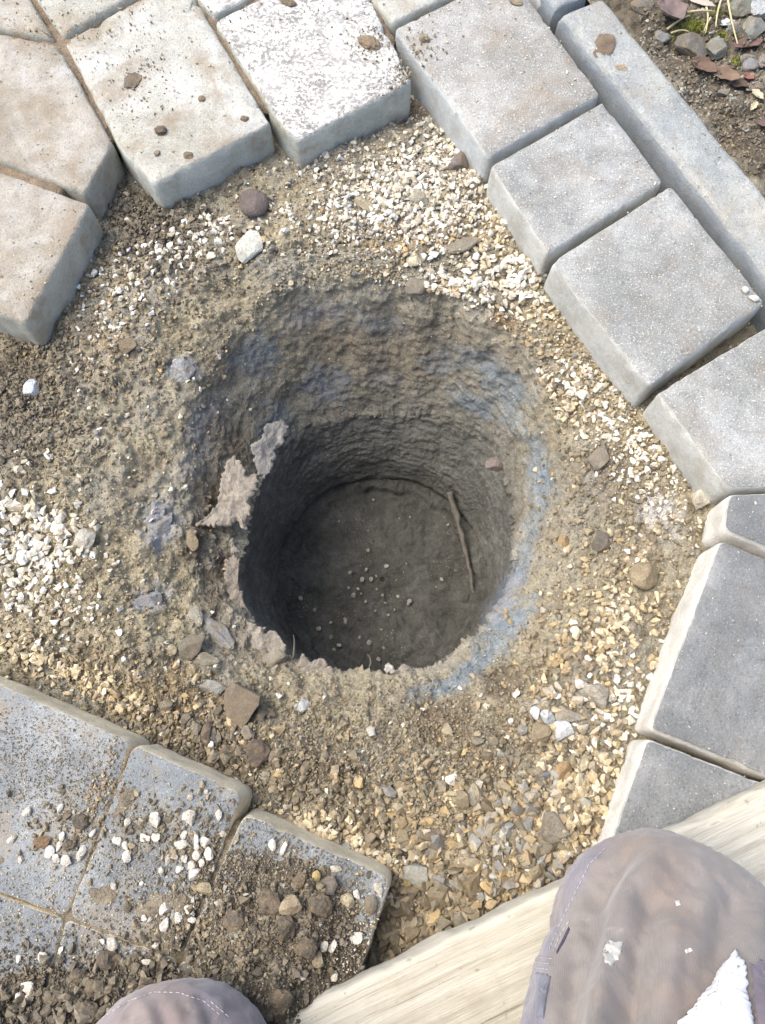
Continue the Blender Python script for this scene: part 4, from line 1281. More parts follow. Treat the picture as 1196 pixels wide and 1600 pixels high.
# white chips at the bottom of the shaft
GB = 'white chips on the floor of the hole'
BC = mat_stone('limestone_chip_muddy', S(180, 177, 164), S(124, 120, 108), .25)
for k in range(46):
    if k < 30:
        px, py = [(540, 968), (572, 890), (580, 905), (566, 906), (588, 900), (545, 918), (553, 930), (470, 935), (492, 953), (517, 973), (540, 972), (498, 982), (518, 996), (530, 1008),
                  (562, 996), (577, 1004), (600, 1012), (522, 1015), (560, 920), (598, 930), (622, 932), (638, 944), (604, 885), (575, 860), (700, 820), (690, 905), (640, 940), (548, 895), (592, 1030), (507, 1020)][k]
        s = random.uniform(4.5, 8)
    else:
        a, r_ = random.uniform(0, 6.28), random.uniform(20, 120)
        px, py = 597 + r_ * math.cos(a), 900 + r_ * math.sin(a)
        s = random.uniform(2.5, 4.5)
    stone('chip', 'small pale stone chip lying on the dark floor of the hole', px, py, s, s * random.uniform(.7, 1.2), random.uniform(0, 3), BC, cuts=7, squash=.45, sink=.1, group=GB, sub=2, z=FLOOR_Z + .004)

# ================================================================== TORN MUD CRUSTS at the lip
def crust(label, outline, z, tilt, colr, thick=.0045, seed=0, rough=.003, name='mud_crust'):
    w = [P(x, y, z) for x, y in outline]
    prof = [(0.001, -thick), (0.0, -thick * .5), (0.0008, -.0006), (0.002, 0.0)]
    V, F, cen, pts = slab(w, thick, r=.001, step=.0011, rough=rough, chips=.007, nscale=150, relief=.0016, nin=20, seed=seed, tilt=tilt, profile=prof)
    V[:, 2] += .006 * fbm(V * 25 + seed, 3, seed) + .0016 * fbm(V * 150 + seed, 3, seed + 1)
    o_ = link(name, mesh_np(name, V, F, None, True), mat_plain(name, S(*colr), .95, .38, 120, .003), None, (cen[0], cen[1], z))
    tag(o_, label, 'mud crust')


crust('large torn flap of pale dried mud hanging over the left lip', [(306, 826), (336, 792), (352, 728), (366, 712), (378, 722), (384, 738), (402, 736), (404, 762), (388, 782), (392, 800), (384, 806), (384, 826), (372, 814), (352, 824), (330, 828)], -.112, (-.3, 0), (148, 139, 124), seed=201)
crust('grey ragged mud flap above the large torn one', [(392, 700), (410, 688), (418, 664), (440, 652), (452, 662), (444, 688), (430, 698), (426, 722), (414, 748), (402, 742)], -.125, (-.4, .1), (130, 127, 120), seed=203)
crust('small torn flake under the large flap', [(356, 846), (364, 840), (376, 862), (364, 868)], -.118, (-.4, 0), (142, 134, 120), seed=205, rough=.002)
crust('ragged grey mud flap on the lower left lip', [(380, 985), (398, 972), (412, 984), (430, 986), (446, 1006), (446, 1024), (420, 1026), (392, 1012)], -.103, (-.2, .25), (146, 138, 124), seed=207)
crust('long ragged fringe of mud along the lip below the torn flap', [(350, 874), (366, 866), (376, 872), (368, 896), (376, 924), (386, 950), (402, 968), (388, 984), (366, 952), (352, 912)], -.122, (-.3, 0), (136, 126, 112), seed=215)
crust('jagged mud flake on the near lip', [(462, 1040), (474, 1018), (482, 1030), (506, 1030), (522, 1048), (530, 1062), (500, 1060), (474, 1052)], -.102, (0, .3), (142, 134, 121), seed=209)
crust('small upturned mud flake beside the pale chips on the lip', [(600, 1046), (606, 1034), (616, 1046), (620, 1052), (604, 1054)], -.102, (0, .3), (170, 164, 154), seed=211, rough=.002)
crust('dark mud flake on the near lip, right of the pale chips', [(616, 1050), (628, 1036), (640, 1040), (646, 1048), (632, 1056)], -.103, (0, .3), (136, 128, 118), seed=213, rough=.002)


def tube(pts, rad, seg=7, wob=0.0, seed=0):
    pts = np.array([tuple(p) for p in pts], float)
    rad = np.broadcast_to(np.asarray(rad, float), (len(pts),))
    t = np.gradient(pts, axis=0)
    t /= np.linalg.norm(t, axis=1, keepdims=True) + 1e-12
    a0 = np.array([0, 0, 1.0]) if abs(t[0, 2]) < .9 else np.array([1.0, 0, 0])
    out = []
    a = a0
    for k in range(len(pts)):
        a = a - t[k] * (a @ t[k])
        a /= np.linalg.norm(a) + 1e-12
        b = np.cross(t[k], a)
        ang = np.linspace(0, 2 * np.pi, seg, endpoint=False)
        out.append(pts[k] + rad[k] * (np.cos(ang)[:, None] * a + np.sin(ang)[:, None] * b))
    V = np.vstack(out + [pts[:1], pts[-1:]])
    n = len(pts)
    F = grid_faces(n, seg, True)
    i = np.arange(seg)
    T1 = np.stack([(i + 1) % seg, i, np.full(seg, n * seg)], -1)
    T2 = np.stack([(n - 1) * seg + i, (n - 1) * seg + (i + 1) % seg, np.full(seg, n * seg + 1)], -1)
    if wob:
        V = V + wob * np.stack([fbm(V * 60 + s * 9 + seed, 3, seed + s) for s in range(3)], -1)
    return V, [F, np.vstack([T1, T2])]


def bez(a, b, c, n=10):
    return [a * (1 - t) ** 2 + b * 2 * t * (1 - t) + c * t * t for t in np.linspace(0, 1, n)]


BARK = mat_plain('muddy_wood', S(98, 93, 84), .9, .3, 120, .001)
V, F = tube(bez(P(702, 768, -.35), P(728, 846, -.385), P(742, 940, FLOOR_Z + .004), 40), np.linspace(.0052, .0022, 40), 9, .0022, 5)
tag(link('root', mesh_np('root', V, F), BARK), 'muddy root leaning in the hole against the right wall', 'root')
for k, (a, b, c, lab) in enumerate([((458, 1030, -.108), (462, 1005, -.10), (459, 992, -.095), 'thin rootlet sticking up at the near left lip'), ((578, 1042, -.108), (583, 1030, -.10), (574, 1022, -.1), 'pale rootlet sticking up at the near lip'),
                                    ((446, 1024, -.11), (456, 1026, -.105), (464, 1034, -.11), 'short rootlet lying in the notch of the near lip')]):
    V, F = tube(bez(P(*a), P(*b), P(*c), 8), np.linspace(.0016, .0004, 8), 6)
    tag(link('rootlet', mesh_np('rootlet', V, F), BARK), lab, 'root')

# ================================================================== GARDEN EDGE: stones, leaves, moss, straw
for px, py, w, h, r, c, lab, cu in [
        (1077, 82, 54, 46, .2, (118, 112, 102), 'lumpy grey-brown rock beyond the kerb beside moss', 7), (1116, 83, 34, 34, .3, (130, 136, 126), 'rounded green-grey stone next to the lumpy rock', 6),
        (1156, 18, 42, 32, .1, (124, 132, 118), 'smooth green-grey stone at the upper frame edge', 5), (1187, 16, 34, 34, .2, (176, 192, 214), 'pale blue stone in the upper right corner', 8),
        (1174, 52, 40, 38, -.5, (136, 142, 134), 'pointed grey-green stone beside the pale blue one', 10), (1171, 106, 28, 22, 0, (120, 132, 146), 'blue-grey pebble near the right frame edge', 6),
        (1192, 98, 20, 26, 0, (158, 142, 132), 'pinkish stone cut off by the right frame edge', 7), (1034, 60, 26, 16, .5, (134, 142, 144), 'flat grey chip lying by the kerb back', 8),
        (1143, 45, 26, 18, .4, (140, 148, 142), 'small grey stone under the dry straw', 7), (1168, 92, 24, 14, -.2, (128, 134, 140), 'flat slate chip above the blue-grey pebble', 8),
        (1148, 160, 22, 16, .2, (150, 148, 134), 'grey chip on the soil below the leaves', 8), (1190, 132, 26, 22, .2, (136, 128, 116), 'grey-brown stone at the right frame edge', 7),
        (1003, 14, 40, 30, .3, (122, 114, 102), 'mossy grey lump against the kerb at the top', 5), (1130, 148, 20, 14, .1, (134, 128, 112), 'small tan stone near the kerb back', 7)]:
    stone('stone', lab, px, py, w, h, r, c, cuts=cu, sink=.25, rough=.1, dirt=.3)


def leaf(label, px, py, ln, wd, rot, c, curl=.5, seed=0):
    p = rest(px, py)
    k = mpp(px, py, p.z)
    L, Wd = ln * k, wd * k
    u, v = np.meshgrid(np.linspace(-1, 1, 15), np.linspace(-1, 1, 9), indexing='ij')
    prof = (1 - np.abs(u) ** 2.2) * (1 + .12 * np.sin(u * 9 + seed))
    x = u * L / 2
    y = v * prof * Wd / 2
    z = curl * Wd * (np.abs(v) ** 1.7 * prof * .5 + .3 * u * u) - .02 * Wd * (np.abs(v) < .1)
    q = np.stack([x, y, z], -1).reshape(-1, 3)
    q[:, 2] += .12 * Wd * fbm(q * 60 + seed, 3, seed)
    me_ = mesh_np('dead_leaf', q, grid_faces(15, 9))
    b = MatB('dead_leaf')
    cc = b.mix(b.ramp(b.noise(90, 5, .6), [(.3, 0.), (.7, 1.)]), S(*c), tuple(x_ * .6 for x_ in S(*c)))
    o_ = link('dead_leaf', me_, b.done(cc, .7, .3, b.bump(b.noise(260, 4, .6), .001, .7)), None, (p.x, p.y, p.z + .004), (random.uniform(-.2, .2), random.uniform(-.2, .2), -rot))
    s_ = o_.modifiers.new('solid', 'SOLIDIFY')
    s_.thickness = .0006
    tag(o_, label, 'leaf')


for k, a in enumerate([('mauve-brown dead leaf against the kerb at the top', 1046, 24, 60, 44, 1.2, (122, 106, 100)), ('brown curled dead leaf below the lumpy grey-brown rock', 1096, 110, 46, 30, .5, (110, 88, 74)),
                       ('brown dead leaf lying right of the curled one', 1128, 122, 56, 26, .5, (124, 102, 84)), ('red-brown dead leaf by the pointed grey-green stone', 1166, 76, 48, 24, -.2, (112, 88, 80)),
                       ('small brick-red leaf scrap at the right', 1168, 124, 20, 16, .9, (136, 96, 84)), ('pale dry leaf on dark soil near the right frame edge', 1181, 153, 26, 14, 1.0, (190, 178, 150)),
                       ('pale narrow dry leaf above the moss', 1093, 9, 48, 14, .4, (186, 176, 160)), ('whitish curled leaf on the straw', 1134, 42, 26, 14, -.2, (200, 206, 206)),
                       ('dark brown leaf under the pale dry one', 1150, 136, 36, 18, .3, (96, 78, 64)), ('tan leaf scrap below the pale dry leaf', 1176, 170, 20, 9, -.9, (196, 184, 150)),
                       ('purple-brown leaf scrap at the far right', 1190, 200, 26, 20, .3, (116, 96, 90))]):
    leaf(*a, seed=k)

STRAW = mat_plain('dry_straw', S(190, 176, 134), .7, .2, 60, .0004)
for k, (x0, y0, x1, y1, bend, lab) in enumerate([
        (1101, 18, 1100, 58, 4, 'short upright dry straw right of the moss'), (1126, 2, 1116, 48, -8, 'arched dry straw stalk leaning to the kerb'), (1134, 0, 1150, 75, -8, 'long dry straw crossing the pointed stone'),
        (1040, 52, 1076, 30, 4, 'dry straw lying across the moss'), (1070, 26, 1114, 24, -3, 'dry straw lying level above the moss'), (1108, 34, 1096, 60, -4, 'bent dry straw end near the rock'),
        (1046, 58, 1074, 56, 2, 'dry straw lying in front of the moss')]):
    a, c = rest(x0, y0), rest(x1, y1)
    m = (a + c) / 2 + Vector((bend * .0008, bend * .0006, .012))
    a, c = a + Vector((0, 0, .006)), c + Vector((0, 0, .006))
    V, F = tube(bez(a, m, c, 12), np.linspace(.0016, .0008, 12), 6)
    tag(link('straw', mesh_np('straw', V, F), STRAW), lab, 'straw')
# moss cushions: many tiny shoots
mv, mf, mc, off = [], [], [], 0
for cx, cy, sx, sy, n in [(1080, 44, 20, 13, 900), (1070, 62, 16, 7, 350), (1126, 58, 10, 8, 160), (1152, 97, 9, 7, 140), (1120, 20, 12, 6, 120)]:
    for _ in range(n):
        px, py = random.gauss(cx, sx * .6), random.gauss(cy, sy * .6)
        p = rest(px, py)
        d = Vector((random.gauss(0, .6), random.gauss(0, .6), 1)).normalized() * random.uniform(.003, .008)
        s = Vector((random.gauss(0, 1), random.gauss(0, 1), 0)).normalized() * random.uniform(.0005, .0010)
        s2 = s.cross(d).normalized() * .0006
        mv += [tuple(p + s), tuple(p - s), tuple(p + s2), tuple(p + d)]
        mf += [(off, off + 1, off + 3), (off + 1, off + 2, off + 3), (off + 2, off, off + 3)]
        g = random.uniform(.8, 1.25)
        mc += [tuple(x * g for x in (S(142, 148, 58) if random.random() < .6 else S(112, 116, 56)))] * 4
        off += 4
tag(link('moss', mesh_np('moss', np.array(mv), np.array(mf), np.array(mc), False), CHIP), 'yellow-green moss cushions beyond the kerb', 'moss', kind='stuff')
# garden grit
gpos = []
sc_ = []
for px, py, sx, sy, n, lo, hi, pal in [(1120, 110, 120, 110, 1400, 3, 10, 'dark'), (1120, 110, 120, 110, 500, 3, 9, 'grey'), (1160, 210, 50, 60, 500, 3, 9, 'dark'), (1060, 110, 60, 60, 500, 2, 6, 'grey')]:
    for _ in range(n):
        w_ = rest(random.uniform(px - sx, px + sx), random.uniform(py - sy, py + sy))
        i, j = int((w_.x - HM0[0]) / HMS), int((w_.y - HM0[1]) / HMS)
        if 0 <= i < HMN[0] and 0 <= j < HMN[1] and GARDEN[i, j] and not ptop[i, j]:
            gpos.append(tuple(w_))
            sc_.append((random.uniform(lo, hi) * .0005, random.choice(PAL[pal])))
if gpos:
    n = len(gpos)
    R = rand_rot(n, .8)
    VV, FF, CC, off = [], [], [], 0
    for k in range(n):
        v, f = PROTO[k % len(PROTO)]
        VV.append(v @ R[k].T * sc_[k][0] + np.array(gpos[k]))
        FF.append(f + off)
        CC.append(np.tile(sc_[k][1], (len(v), 1)))
        off += len(v)
    tag(link('garden_grit', mesh_np('garden_grit', np.vstack(VV), np.vstack(FF), np.vstack(CC), False), CHIP), 'dark crumbs and grit on the garden soil beyond the kerb', 'grit', kind='stuff')

# ================================================================== WOODEN BOARD
BZ = 0.030
e0, e1 = P(418, 1602, BZ), P(1196, 1232, BZ)
bd = (e1 - e0).to_2d().normalized()
bn = Vector((bd.y, -bd.x))            # towards the person
if bn.y > 0:
    bn = -bn
s0, s1, bw = -0.28, (e1 - e0).to_2d().length + 0.45, 0.20
BPROF = [(0.0, -BZ + .002), (-.0004, -BZ * .5), (0.0, -.005), (.0012, -.0018), (.0035, 0.0)]
Vf, F = bar(s1 - s0, bw, BPROF, 460, 100, lambda q: .0005 * fbm(np.stack([q[:, 0] * 6, q[:, 1] * 190, q[:, 2] * 150], -1), 4, 301) + .0012 * fbm(q * 14, 3, 303), .003, 305)
Vf[:, 0] += s0
me = mesh_np('wooden_board', Vf, F)
board = link('wooden_board', me, mat_wood(), None, (e0.x, e0.y, BZ), (0, 0, math.atan2(bd.y, bd.x)))
tag(board, 'pale weathered wooden board laid diagonally under the right knee', 'board')
KN = mat_plain('wood_knot', S(104, 88, 66), .8, .3, 200, .0008)

# ================================================================== THE KNEELING PERSON
def chain(paths):
    """union of lofted limbs: list of [(x, y, z, ra, rb), ...] with ra sideways and rb up"""
    VV, FF, off = [], [], 0
    for path in paths:
        a = np.array(path, float)
        # smooth resample
        n = len(a)
        t = np.arange(n)
        m = (n - 1) * 10 + 1
        T = np.linspace(0, n - 1, m)
        k = np.clip(np.floor(T).astype(int), 0, n - 2)
        u = (T - k)[:, None]
        p0, p1, p2, p3 = a[np.clip(k - 1, 0, n - 1)], a[k], a[k + 1], a[np.clip(k + 2, 0, n - 1)]
        q = .5 * (2 * p1 + (p2 - p0) * u + (2 * p0 - 5 * p1 + 4 * p2 - p3) * u ** 2 + (3 * p1 - p0 - 3 * p2 + p3) * u ** 3)
        seg = 28
        tg = np.gradient(q[:, :3], axis=0)
        tg /= np.linalg.norm(tg, axis=1, keepdims=True) + 1e-9
        side = np.array([1.0, 0, 0])
        rows = []
        for i in range(m):
            s = side - tg[i] * (side @ tg[i])
            s /= np.linalg.norm(s) + 1e-9
            b = np.cross(tg[i], s)
            ang = np.linspace(0, 2 * np.pi, seg, endpoint=False)
            rows.append(q[i, :3] + q[i, 3] * np.cos(ang)[:, None] * s + q[i, 4] * np.sin(ang)[:, None] * b)
        # domed ends
        def dome(i, sg):
            out = []
            s = side - tg[i] * (side @ tg[i])
            s /= np.linalg.norm(s) + 1e-9
            b = np.cross(tg[i], s)
            ang = np.linspace(0, 2 * np.pi, seg, endpoint=False)
            for h in (.5, .8, .95):
                rr_ = math.sqrt(1 - h * h)
                out.append(q[i, :3] + sg * tg[i] * h * min(q[i, 3], q[i, 4]) + rr_ * (q[i, 3] * np.cos(ang)[:, None] * s + q[i, 4] * np.sin(ang)[:, None] * b))
            return out, q[i, :3] + sg * tg[i] * min(q[i, 3], q[i, 4])
        d0, c0 = dome(0, -1)
        d1, c1 = dome(m - 1, 1)
        rows = d0[::-1] + rows + d1
        V = np.vstack(rows + [c0[None], c1[None]])
        nr = len(rows)
        i = np.arange(seg)
        F4 = grid_faces(nr, seg, True)
        T3 = np.vstack([np.stack([(i + 1) % seg, i, np.full(seg, nr * seg)], -1), np.stack([(nr - 1) * seg + i, (nr - 1) * seg + (i + 1) % seg, np.full(seg, nr * seg + 1)], -1)])
        VV.append(V)
        FF += [F4 + off, T3 + off]
        off += len(V)
    return np.vstack(VV), FF


def remeshed(name, paths, voxel, smooth_it=4):
    V, F = chain(paths)
    me_ = mesh_np(name + '_raw', V, F)
    o_ = bpy.data.objects.new(name + '_raw', me_)
    COL.objects.link(o_)
    r_ = o_.modifiers.new('r', 'REMESH')
    r_.mode = 'VOXEL'
    r_.voxel_size = voxel
    if smooth_it:
        s_ = o_.modifiers.new('s', 'SMOOTH')
        s_.iterations = smooth_it
        s_.factor = .5
    dg = bpy.context.evaluated_depsgraph_get()
    ev = bpy.data.meshes.new_from_object(o_.evaluated_get(dg))
    bpy.data.objects.remove(o_)
    n = len(ev.vertices)
    v = np.zeros(n * 3, np.float32)
    ev.vertices.foreach_get('co', v)
    nn = np.zeros(n * 3, np.float32)
    ev.vertices.foreach_get('normal', nn)
    ev.polygons.foreach_set('use_smooth', np.ones(len(ev.polygons), bool))
    ev.name = name
    return ev, v.reshape(-1, 3).astype(float), nn.reshape(-1, 3).astype(float)


RK = Vector((0.219, -0.150, 0.104))       # right knee joint
LK = Vector((-0.160, -0.260, 0.081))      # left knee joint
RHIP, LHIP = Vector((0.115, -0.50, 0.40)), Vector((-0.085, -0.52, 0.40))


def leg_path(K, Hp, ank, g=1.0):
    d = (Hp - K)
    return [(ank.x, ank.y, ank.z, .052 * g, .05 * g), (ank.x * .7 + K.x * .3, ank.y * .6 + K.y * .4, ank.z * .6 + .07 * .4, .066 * g, .058 * g), (K.x + .002, K.y - .05, .090 + (K.z - .1), .074 * g, .062 * g),
            (K.x, K.y + .004, K.z - .004, .070 * g, .068 * g), (K.x - .002, K.y - .016, K.z + .028, .083 * g, .064 * g), (K.x + d.x * .3, K.y + d.y * .3, K.z + .035 + d.z * .3, .102 * g, .078 * g),
            (K.x + d.x * .65, K.y + d.y * .65, K.z + .03 + d.z * .65, .098 * g, .09 * g), (Hp.x, Hp.y, Hp.z, .10 * g, .10 * g)]


RA, LA = Vector((0.25, -0.60, 0.075)), Vector((-0.19, -0.68, 0.062))
skin_m = mat_plain('skin', S(196, 150, 126), .55, .08, 40, .0004)
body_paths = [leg_path(RK, RHIP, RA, .86), leg_path(LK, LHIP, LA, .86),
              [(-.09, -.52, .40, .09, .09), (.015, -.52, .42, .11, .11), (.12, -.50, .40, .09, .09)],
              [(.015, -.52, .42, .15, .11), (.01, -.50, .58, .14, .10), (.0, -.45, .76, .16, .11), (0, -.41, .90, .17, .10), (0, -.39, .96, .09, .08)],
              [(0, -.39, .96, .055, .055), (0, -.35, 1.05, .052, .055), (0, -.31, 1.10, .06, .07)],
              [(0, -.33, 1.08, .05, .06), (0, -.29, 1.15, .072, .09), (0, -.31, 1.24, .068, .085)],
              [(0, -.205, 1.13, .012, .012), (0, -.192, 1.115, .014, .012)]]
ARM = {1: [(.15, -.42, .92, .06, .06), (.22, -.40, .86, .052, .052), (.27, -.36, .70, .042, .042), (.25, -.27, .70, .038, .038), (.12, -.13, .80, .028, .03)],
       -1: [(-.15, -.42, .92, .06, .06), (-.23, -.45, .86, .052, .052), (-.30, -.52, .68, .042, .042), (-.26, -.50, .58, .038, .038), (-.18, -.44, .475, .028, .028)]}
HAND = {1: (.12, -.13, .80, -.04, .04, .03), -1: (-.18, -.44, .475, .015, .06, -.02)}
for sg in (-1, 1):
    x, y, z, dx, dy, dz = HAND[sg]
    body_paths += [ARM[sg], [(x, y, z, .028, .022), (x + dx, y + dy, z + dz, .04, .018), (x + dx * 1.4, y + dy * 1.4, z + dz * 1.4, .038, .016)]]
    for q in range(4):
        o_ = (q - 1.5) * .019
        fx, fy, fz = x + dx * 1.5 + o_, y + dy * 1.5, z + dz * 1.5
        k_ = (.9, 1.0, .95, .75)[q]
        body_paths.append([(fx, fy, fz, .009, .009), (fx + dx * .4 * k_, fy + dy * .5 * k_, fz + dz * .5 - .004, .0085, .0085), (fx + dx * .6 * k_, fy + dy * .9 * k_, fz + dz * .4 - .018, .0075, .0075)])
    body_paths.append([(x + dx * .5 - sg * .03, y + dy * .5, z + dz * .5, .011, .011), (x + dx - sg * .05, y + dy, z + dz - .004, .01, .01), (x + dx * 1.3 - sg * .045, y + dy * 1.5, z + dz - .012, .009, .009)])
    body_paths.append([(sg * .07, -.31, 1.16, .012, .02), (sg * .078, -.315, 1.18, .008, .02)])
bm_, bv, bnrm = remeshed('person', body_paths, .007, 3)
person = link('person', bm_, skin_m)
tag(person, 'person in dusty violet-grey work trousers kneeling at the hole, only the knees in view', 'person')

GR, GL = 1.2, 1.14
tm, tv, tn = remeshed('trousers', [leg_path(RK, RHIP, RA, GR), leg_path(LK, LHIP, LA, GL),
                                   [(-.10, -.52, .41, .11, .12), (.015, -.53, .44, .13, .14), (.13, -.50, .41, .11, .12)],
                                   [(.015, -.53, .42, .17, .13), (.01, -.52, .56, .17, .125)]], .0036, 5)
# folds running back from the knees
for K, Hp in ((RK, RHIP), (LK, LHIP)):
    d = (Hp - K).normalized()
    rel = tv - np.array(K)
    along = rel @ np.array(d)
    sidev = Vector((1, 0, 0)) - d * d.x
    sidev.normalize()
    lat = rel @ np.array(sidev)
    near = (np.abs(lat) < .13) & (along > -.12) & (along < .5)
    q = np.stack([lat * 34 + along * 4, along * 6 + lat * 2, np.full(len(lat), K.x * 40)], -1)
    fold = fbm(q, 3, 401, .45)
    ridge = 1 - np.abs(fold) * 2.2
    wgt = near * sstep(-.02, .08, along)
    tv += tn * (wgt * (.0042 * np.clip(ridge, -.6, 1) + .003 * fold))[:, None]
wr = fbm(np.stack([tv[:, 0] * 60 + tv[:, 1] * 25, tv[:, 1] * 34 - tv[:, 0] * 18, tv[:, 2] * 40], -1), 3, 409)
tv += tn * (.0018 * fbm(tv * 30, 3, 405) + .0008 * fbm(tv * 120, 3, 407) + .0009 * (1 - 2.4 * np.abs(wr)))[:, None]
# one deep crease along the inner side of the right thigh
qx, qy = plan_of(tv)
def crease(line, depth, width):
    global tv
    best = np.full(len(tv), 1e9)
    for (x0, y0), (x1, y1) in zip(line[:-1], line[1:]):
        dx, dy = x1 - x0, y1 - y0
        t = np.clip(((qx - x0) * dx + (qy - y0) * dy) / (dx * dx + dy * dy), 0, 1)
        best = np.minimum(best, np.hypot(qx - x0 - t * dx, qy - y0 - t * dy))
    up_ = np.clip(tn[:, 2] * 2, 0, 1)
    tv = tv - tn * (up_ * depth * (np.exp(-(best / width) ** 2) - .45 * np.exp(-((best - 2 * width) / width) ** 2)))[:, None]


crease([(962, 1332), (930, 1390), (908, 1470), (888, 1550), (868, 1660)], .013, 30)
crease([(1014, 1415), (1004, 1470), (988, 1540), (974, 1660)], .007, 22)
crease([(1030, 1412), (1060, 1385), (1110, 1372), (1150, 1385)], .004, 22)
crease([(1150, 1420), (1126, 1480), (1100, 1540), (1064, 1600)], .006, 26)
crease([(1060, 1430), (1090, 1440), (1140, 1435)], .003, 18)
crease([(888, 1380), (872, 1440), (852, 1520), (840, 1620)], .005, 10)
crease([(230, 1552), (250, 1575), (262, 1610)], .003, 10)
crease([(320, 1560), (330, 1590), (336, 1620)], .003, 10)
seam = np.interp(qy, [1320, 1352, 1392, 1432, 1466, 1492, 1600], [950, 920, 902, 882, 866, 856, 846])
clean = (1 - sstep(-6, 6, qx - seam)) * (qx > 600)
tcol = np.array(S(124, 118, 113))[None] * (1 - clean[:, None]) + np.array(S(118, 115, 122))[None] * clean[:, None]
ltm = (qx < 600)[:, None]
tcol = np.where(ltm, np.array(S(122, 116, 119))[None], tcol)
ca_ = tm.color_attributes.new('Col', 'FLOAT_COLOR', 'POINT')
ca_.data.foreach_set('color', np.column_stack([tcol, np.ones(len(tcol))]).astype(np.float32).ravel())
tm.vertices.foreach_set('co', tv.astype(np.float32).ravel())
tm.update()
TROUS = mat_cloth('work_trousers', None)
trousers = link('trousers', tm, TROUS, person)
trousers['label'] = 'dusty violet-grey work trousers with pale stitching'
jm, jv, jn = remeshed('jacket', [[(.015, -.53, .50, .17, .13), (.01, -.51, .62, .17, .125), (.0, -.46, .78, .185, .13), (0, -.42, .91, .19, .115), (0, -.39, .98, .08, .075)],
                                 *[[(a_, b_, c_, d_ + .014, e_ + .014) for a_, b_, c_, d_, e_ in ARM[sg][:4]] + [(ARM[sg][4][0] * .85 + ARM[sg][3][0] * .15, ARM[sg][4][1] * .85 + ARM[sg][3][1] * .15, ARM[sg][4][2] * .85 + ARM[sg][3][2] * .15, .04, .04)] for sg in (-1, 1)]], .007, 4)
jv += jn * (.004 * fbm(jv * 18, 3, 411))[:, None]
jm.vertices.foreach_set('co', jv.astype(np.float32).ravel())
link('jacket', jm, mat_cloth('work_jacket', S(84, 86, 96), .15), person)
hm_, _, _ = remeshed('hair', [[(0, -.35, 1.17, .068, .07), (0, -.325, 1.235, .078, .088), (0, -.29, 1.262, .06, .06)]], .006, 4)
link('hair', hm_, mat_plain('hair', S(62, 50, 42), .6, .3, 300, .002), person)
for A in (RA, LA):
    bo, _, _ = remeshed('boot', [[(A.x, A.y + .06, A.z, .05, .048), (A.x, A.y - .02, A.z, .054, .05), (A.x, A.y - .10, A.z + .02, .05, .05)],
                                 [(A.x, A.y - .08, A.z + .06, .048, .042), (A.x, A.y - .11, A.z + .0, .05, .045), (A.x, A.y - .13, A.z - .03, .048, .035)]], .006, 3)
    link('boot', bo, mat_plain('boot_leather', S(70, 56, 44), .6, .25, 50, .001), person)

# details on the trousers: laid on the cloth
from mathutils.bvhtree import BVHTree
tris = [tuple(p.vertices) for p in tm.polygons]
bvh = BVHTree.FromPolygons([tuple(v) for v in tv], tris)


def on_cloth(px, py, off=.0006):
    u, v = (px - 598) / FPX, -(py - 800) / FPX
    d = Vector((u, v * CT + ST, v * ST - CT)).normalized()
    loc, nrm, _, _ = bvh.ray_cast(Vector((0, 0, H)), d)
    if loc is None:
        return None, None
    return loc + nrm * off, nrm


THREAD = mat_plain('thread', S(184, 180, 182), .8, .1, 100, .0002)


def stitches(lines, dash=.0034, gap=.0016, r=.00026):
    VV, FF, off = [], [], 0
    for ln in lines:
        pts = []
        for a, b in zip(ln[:-1], ln[1:]):
            for t in np.linspace(0, 1, 14)[:-1]:
                p_, n_ = on_cloth(a[0] + (b[0] - a[0]) * t, a[1] + (b[1] - a[1]) * t)
                if p_ is not None:
                    pts.append(p_)
        if len(pts) < 3:
            continue
        pts = np.array([tuple(p_) for p_ in pts])
        L = np.concatenate([[0], np.cumsum(np.linalg.norm(np.diff(pts, axis=0), axis=1))])
        s = 0
        while s + dash < L[-1]:
            q = [np.array([np.interp(s + dash * f_, L, pts[:, i]) for i in range(3)]) for f_ in (0, .33, .66, 1)]
            V_, F_ = tube(q, [r * .6, r, r, r * .6], 5)
            VV.append(V_)
            FF += [f_ + off for f_ in F_]
            off += len(V_)
            s += dash + gap
    if VV:
        o_ = link('stitching', mesh_np('stitching', np.vstack(VV), FF), THREAD, trousers)
        o_['kind'] = 'stuff'


stitches([[(946, 1326), (920, 1352), (902, 1392), (882, 1432), (866, 1466), (856, 1492)], [(890, 1440), (874, 1466), (864, 1490)],
          [(838, 1496), (868, 1500)], [(837, 1504), (868, 1508)], [(836, 1512), (866, 1517)],
          [(160, 1592), (200, 1566), (240, 1551), (280, 1552), (320, 1566), (350, 1592)], [(330, 1566), (362, 1594)]])


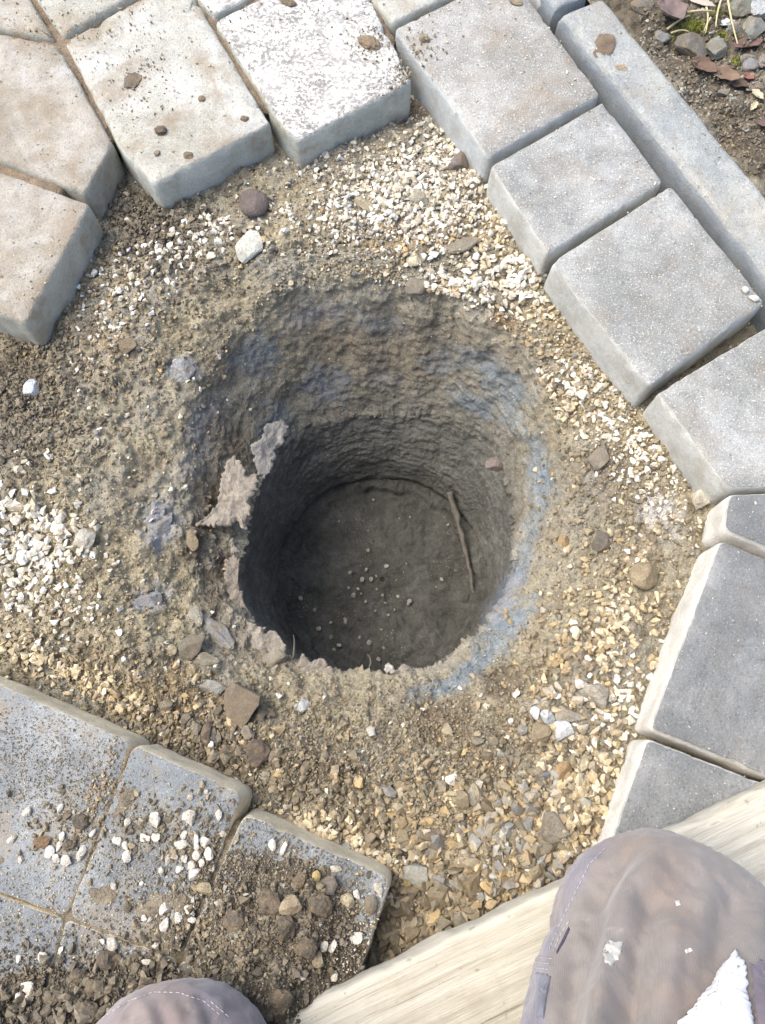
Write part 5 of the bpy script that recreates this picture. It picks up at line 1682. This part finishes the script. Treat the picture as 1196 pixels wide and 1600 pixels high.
def cloth_patch(name, label, outline, mat, off, n=26, bulge=.002):
    c = np.array(outline, float)
    m = len(c)
    d = []
    for k in range(m):
        a, b = c[k], c[(k + 1) % m]
        for t in np.linspace(0, 1, 16)[:-1]:
            d.append(a * (1 - t) + b * t)
    d = np.array(d)
    ce = d.mean(0)
    jit = fbm(np.column_stack([d * .06, np.zeros(len(d))]), 3, 17)
    d = ce + (d - ce) * (1 + .07 * jit + .10 * fbm(np.column_stack([d * .19, np.zeros(len(d))]), 3, 19))[:, None]
    rows, ok_ = [], True
    for s in list(np.linspace(1, 0, n))[:-1] + [0.0]:
        for q in ce + (d - ce) * s:
            p_, n_ = on_cloth(q[0], q[1], off * (1 if s < .99 else .1) + bulge * (1 - s * s))
            rows.append(tuple(p_) if p_ is not None else None)
    last = None
    pts = []
    for p_ in rows:
        if p_ is None:
            p_ = last or tuple(RK)
        last = p_
        pts.append(p_)
    o_ = link(name, mesh_np(name, np.array(pts), grid_faces(n, len(d), True)), mat, trousers)
    s_ = o_.modifiers.new('solid', 'SOLIDIFY')
    s_.thickness = .0008 if name == 'torn_lining' else .00015
    o_['label'] = label
    return o_


SPL = mat_plain('paint', S(176, 174, 166), .85, .3, 260, .0002)
cloth_patch('paint_splash', 'dried whitish paint splash on the right knee', [(946, 1474), (954, 1468), (962, 1472), (974, 1470), (972, 1484), (966, 1500), (956, 1508), (946, 1504), (941, 1490)], SPL, .0003, 8, .0001)
cloth_patch('paint_splash', 'small pale paint spot on the right knee', [(1055, 1408), (1062, 1406), (1064, 1414), (1057, 1416)], SPL, .0003, 5, .0001)
cloth_patch('paint_splash', 'faint paint fleck right of the splash', [(1070, 1484), (1080, 1480), (1083, 1486), (1072, 1490)], SPL, .0003, 5, .0001)
LIN = mat_plain('white_lining', S(222, 220, 217), .9, .08, 40, .0008)
cloth_patch('torn_lining', 'white torn lining showing on the right thigh', [(1150, 1492), (1160, 1504), (1166, 1520), (1164, 1545), (1170, 1580), (1180, 1640), (1060, 1640), (1062, 1596), (1082, 1588), (1092, 1566), (1116, 1540), (1132, 1512)], LIN, .0015, 16, .004)
cloth_patch('torn_cloth', 'frayed violet-brown cloth beside the white lining', [(1172, 1508), (1190, 1500), (1240, 1510), (1250, 1640), (1190, 1640), (1178, 1580)], mat_cloth('frayed_cloth', S(104, 97, 106), .3), .0012, 10, .003)
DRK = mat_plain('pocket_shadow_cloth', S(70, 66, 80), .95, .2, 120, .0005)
cloth_patch('pocket_slit_shade', 'dark patch painted as the shade in the side pocket slit', [(889, 1448), (891, 1453), (880, 1476), (871, 1490), (870, 1486)], DRK, .0003, 6, .0001)  # dark patch on uncut cloth, coloured as the shade inside the slit
cloth_patch('pocket_lining', 'bluish pocket cloth at the inner side of the right knee', [(838, 1520), (862, 1524), (856, 1552), (850, 1590), (838, 1590)], mat_cloth('pocket_cloth', S(108, 109, 118), .05), .0008, 8, .0015)
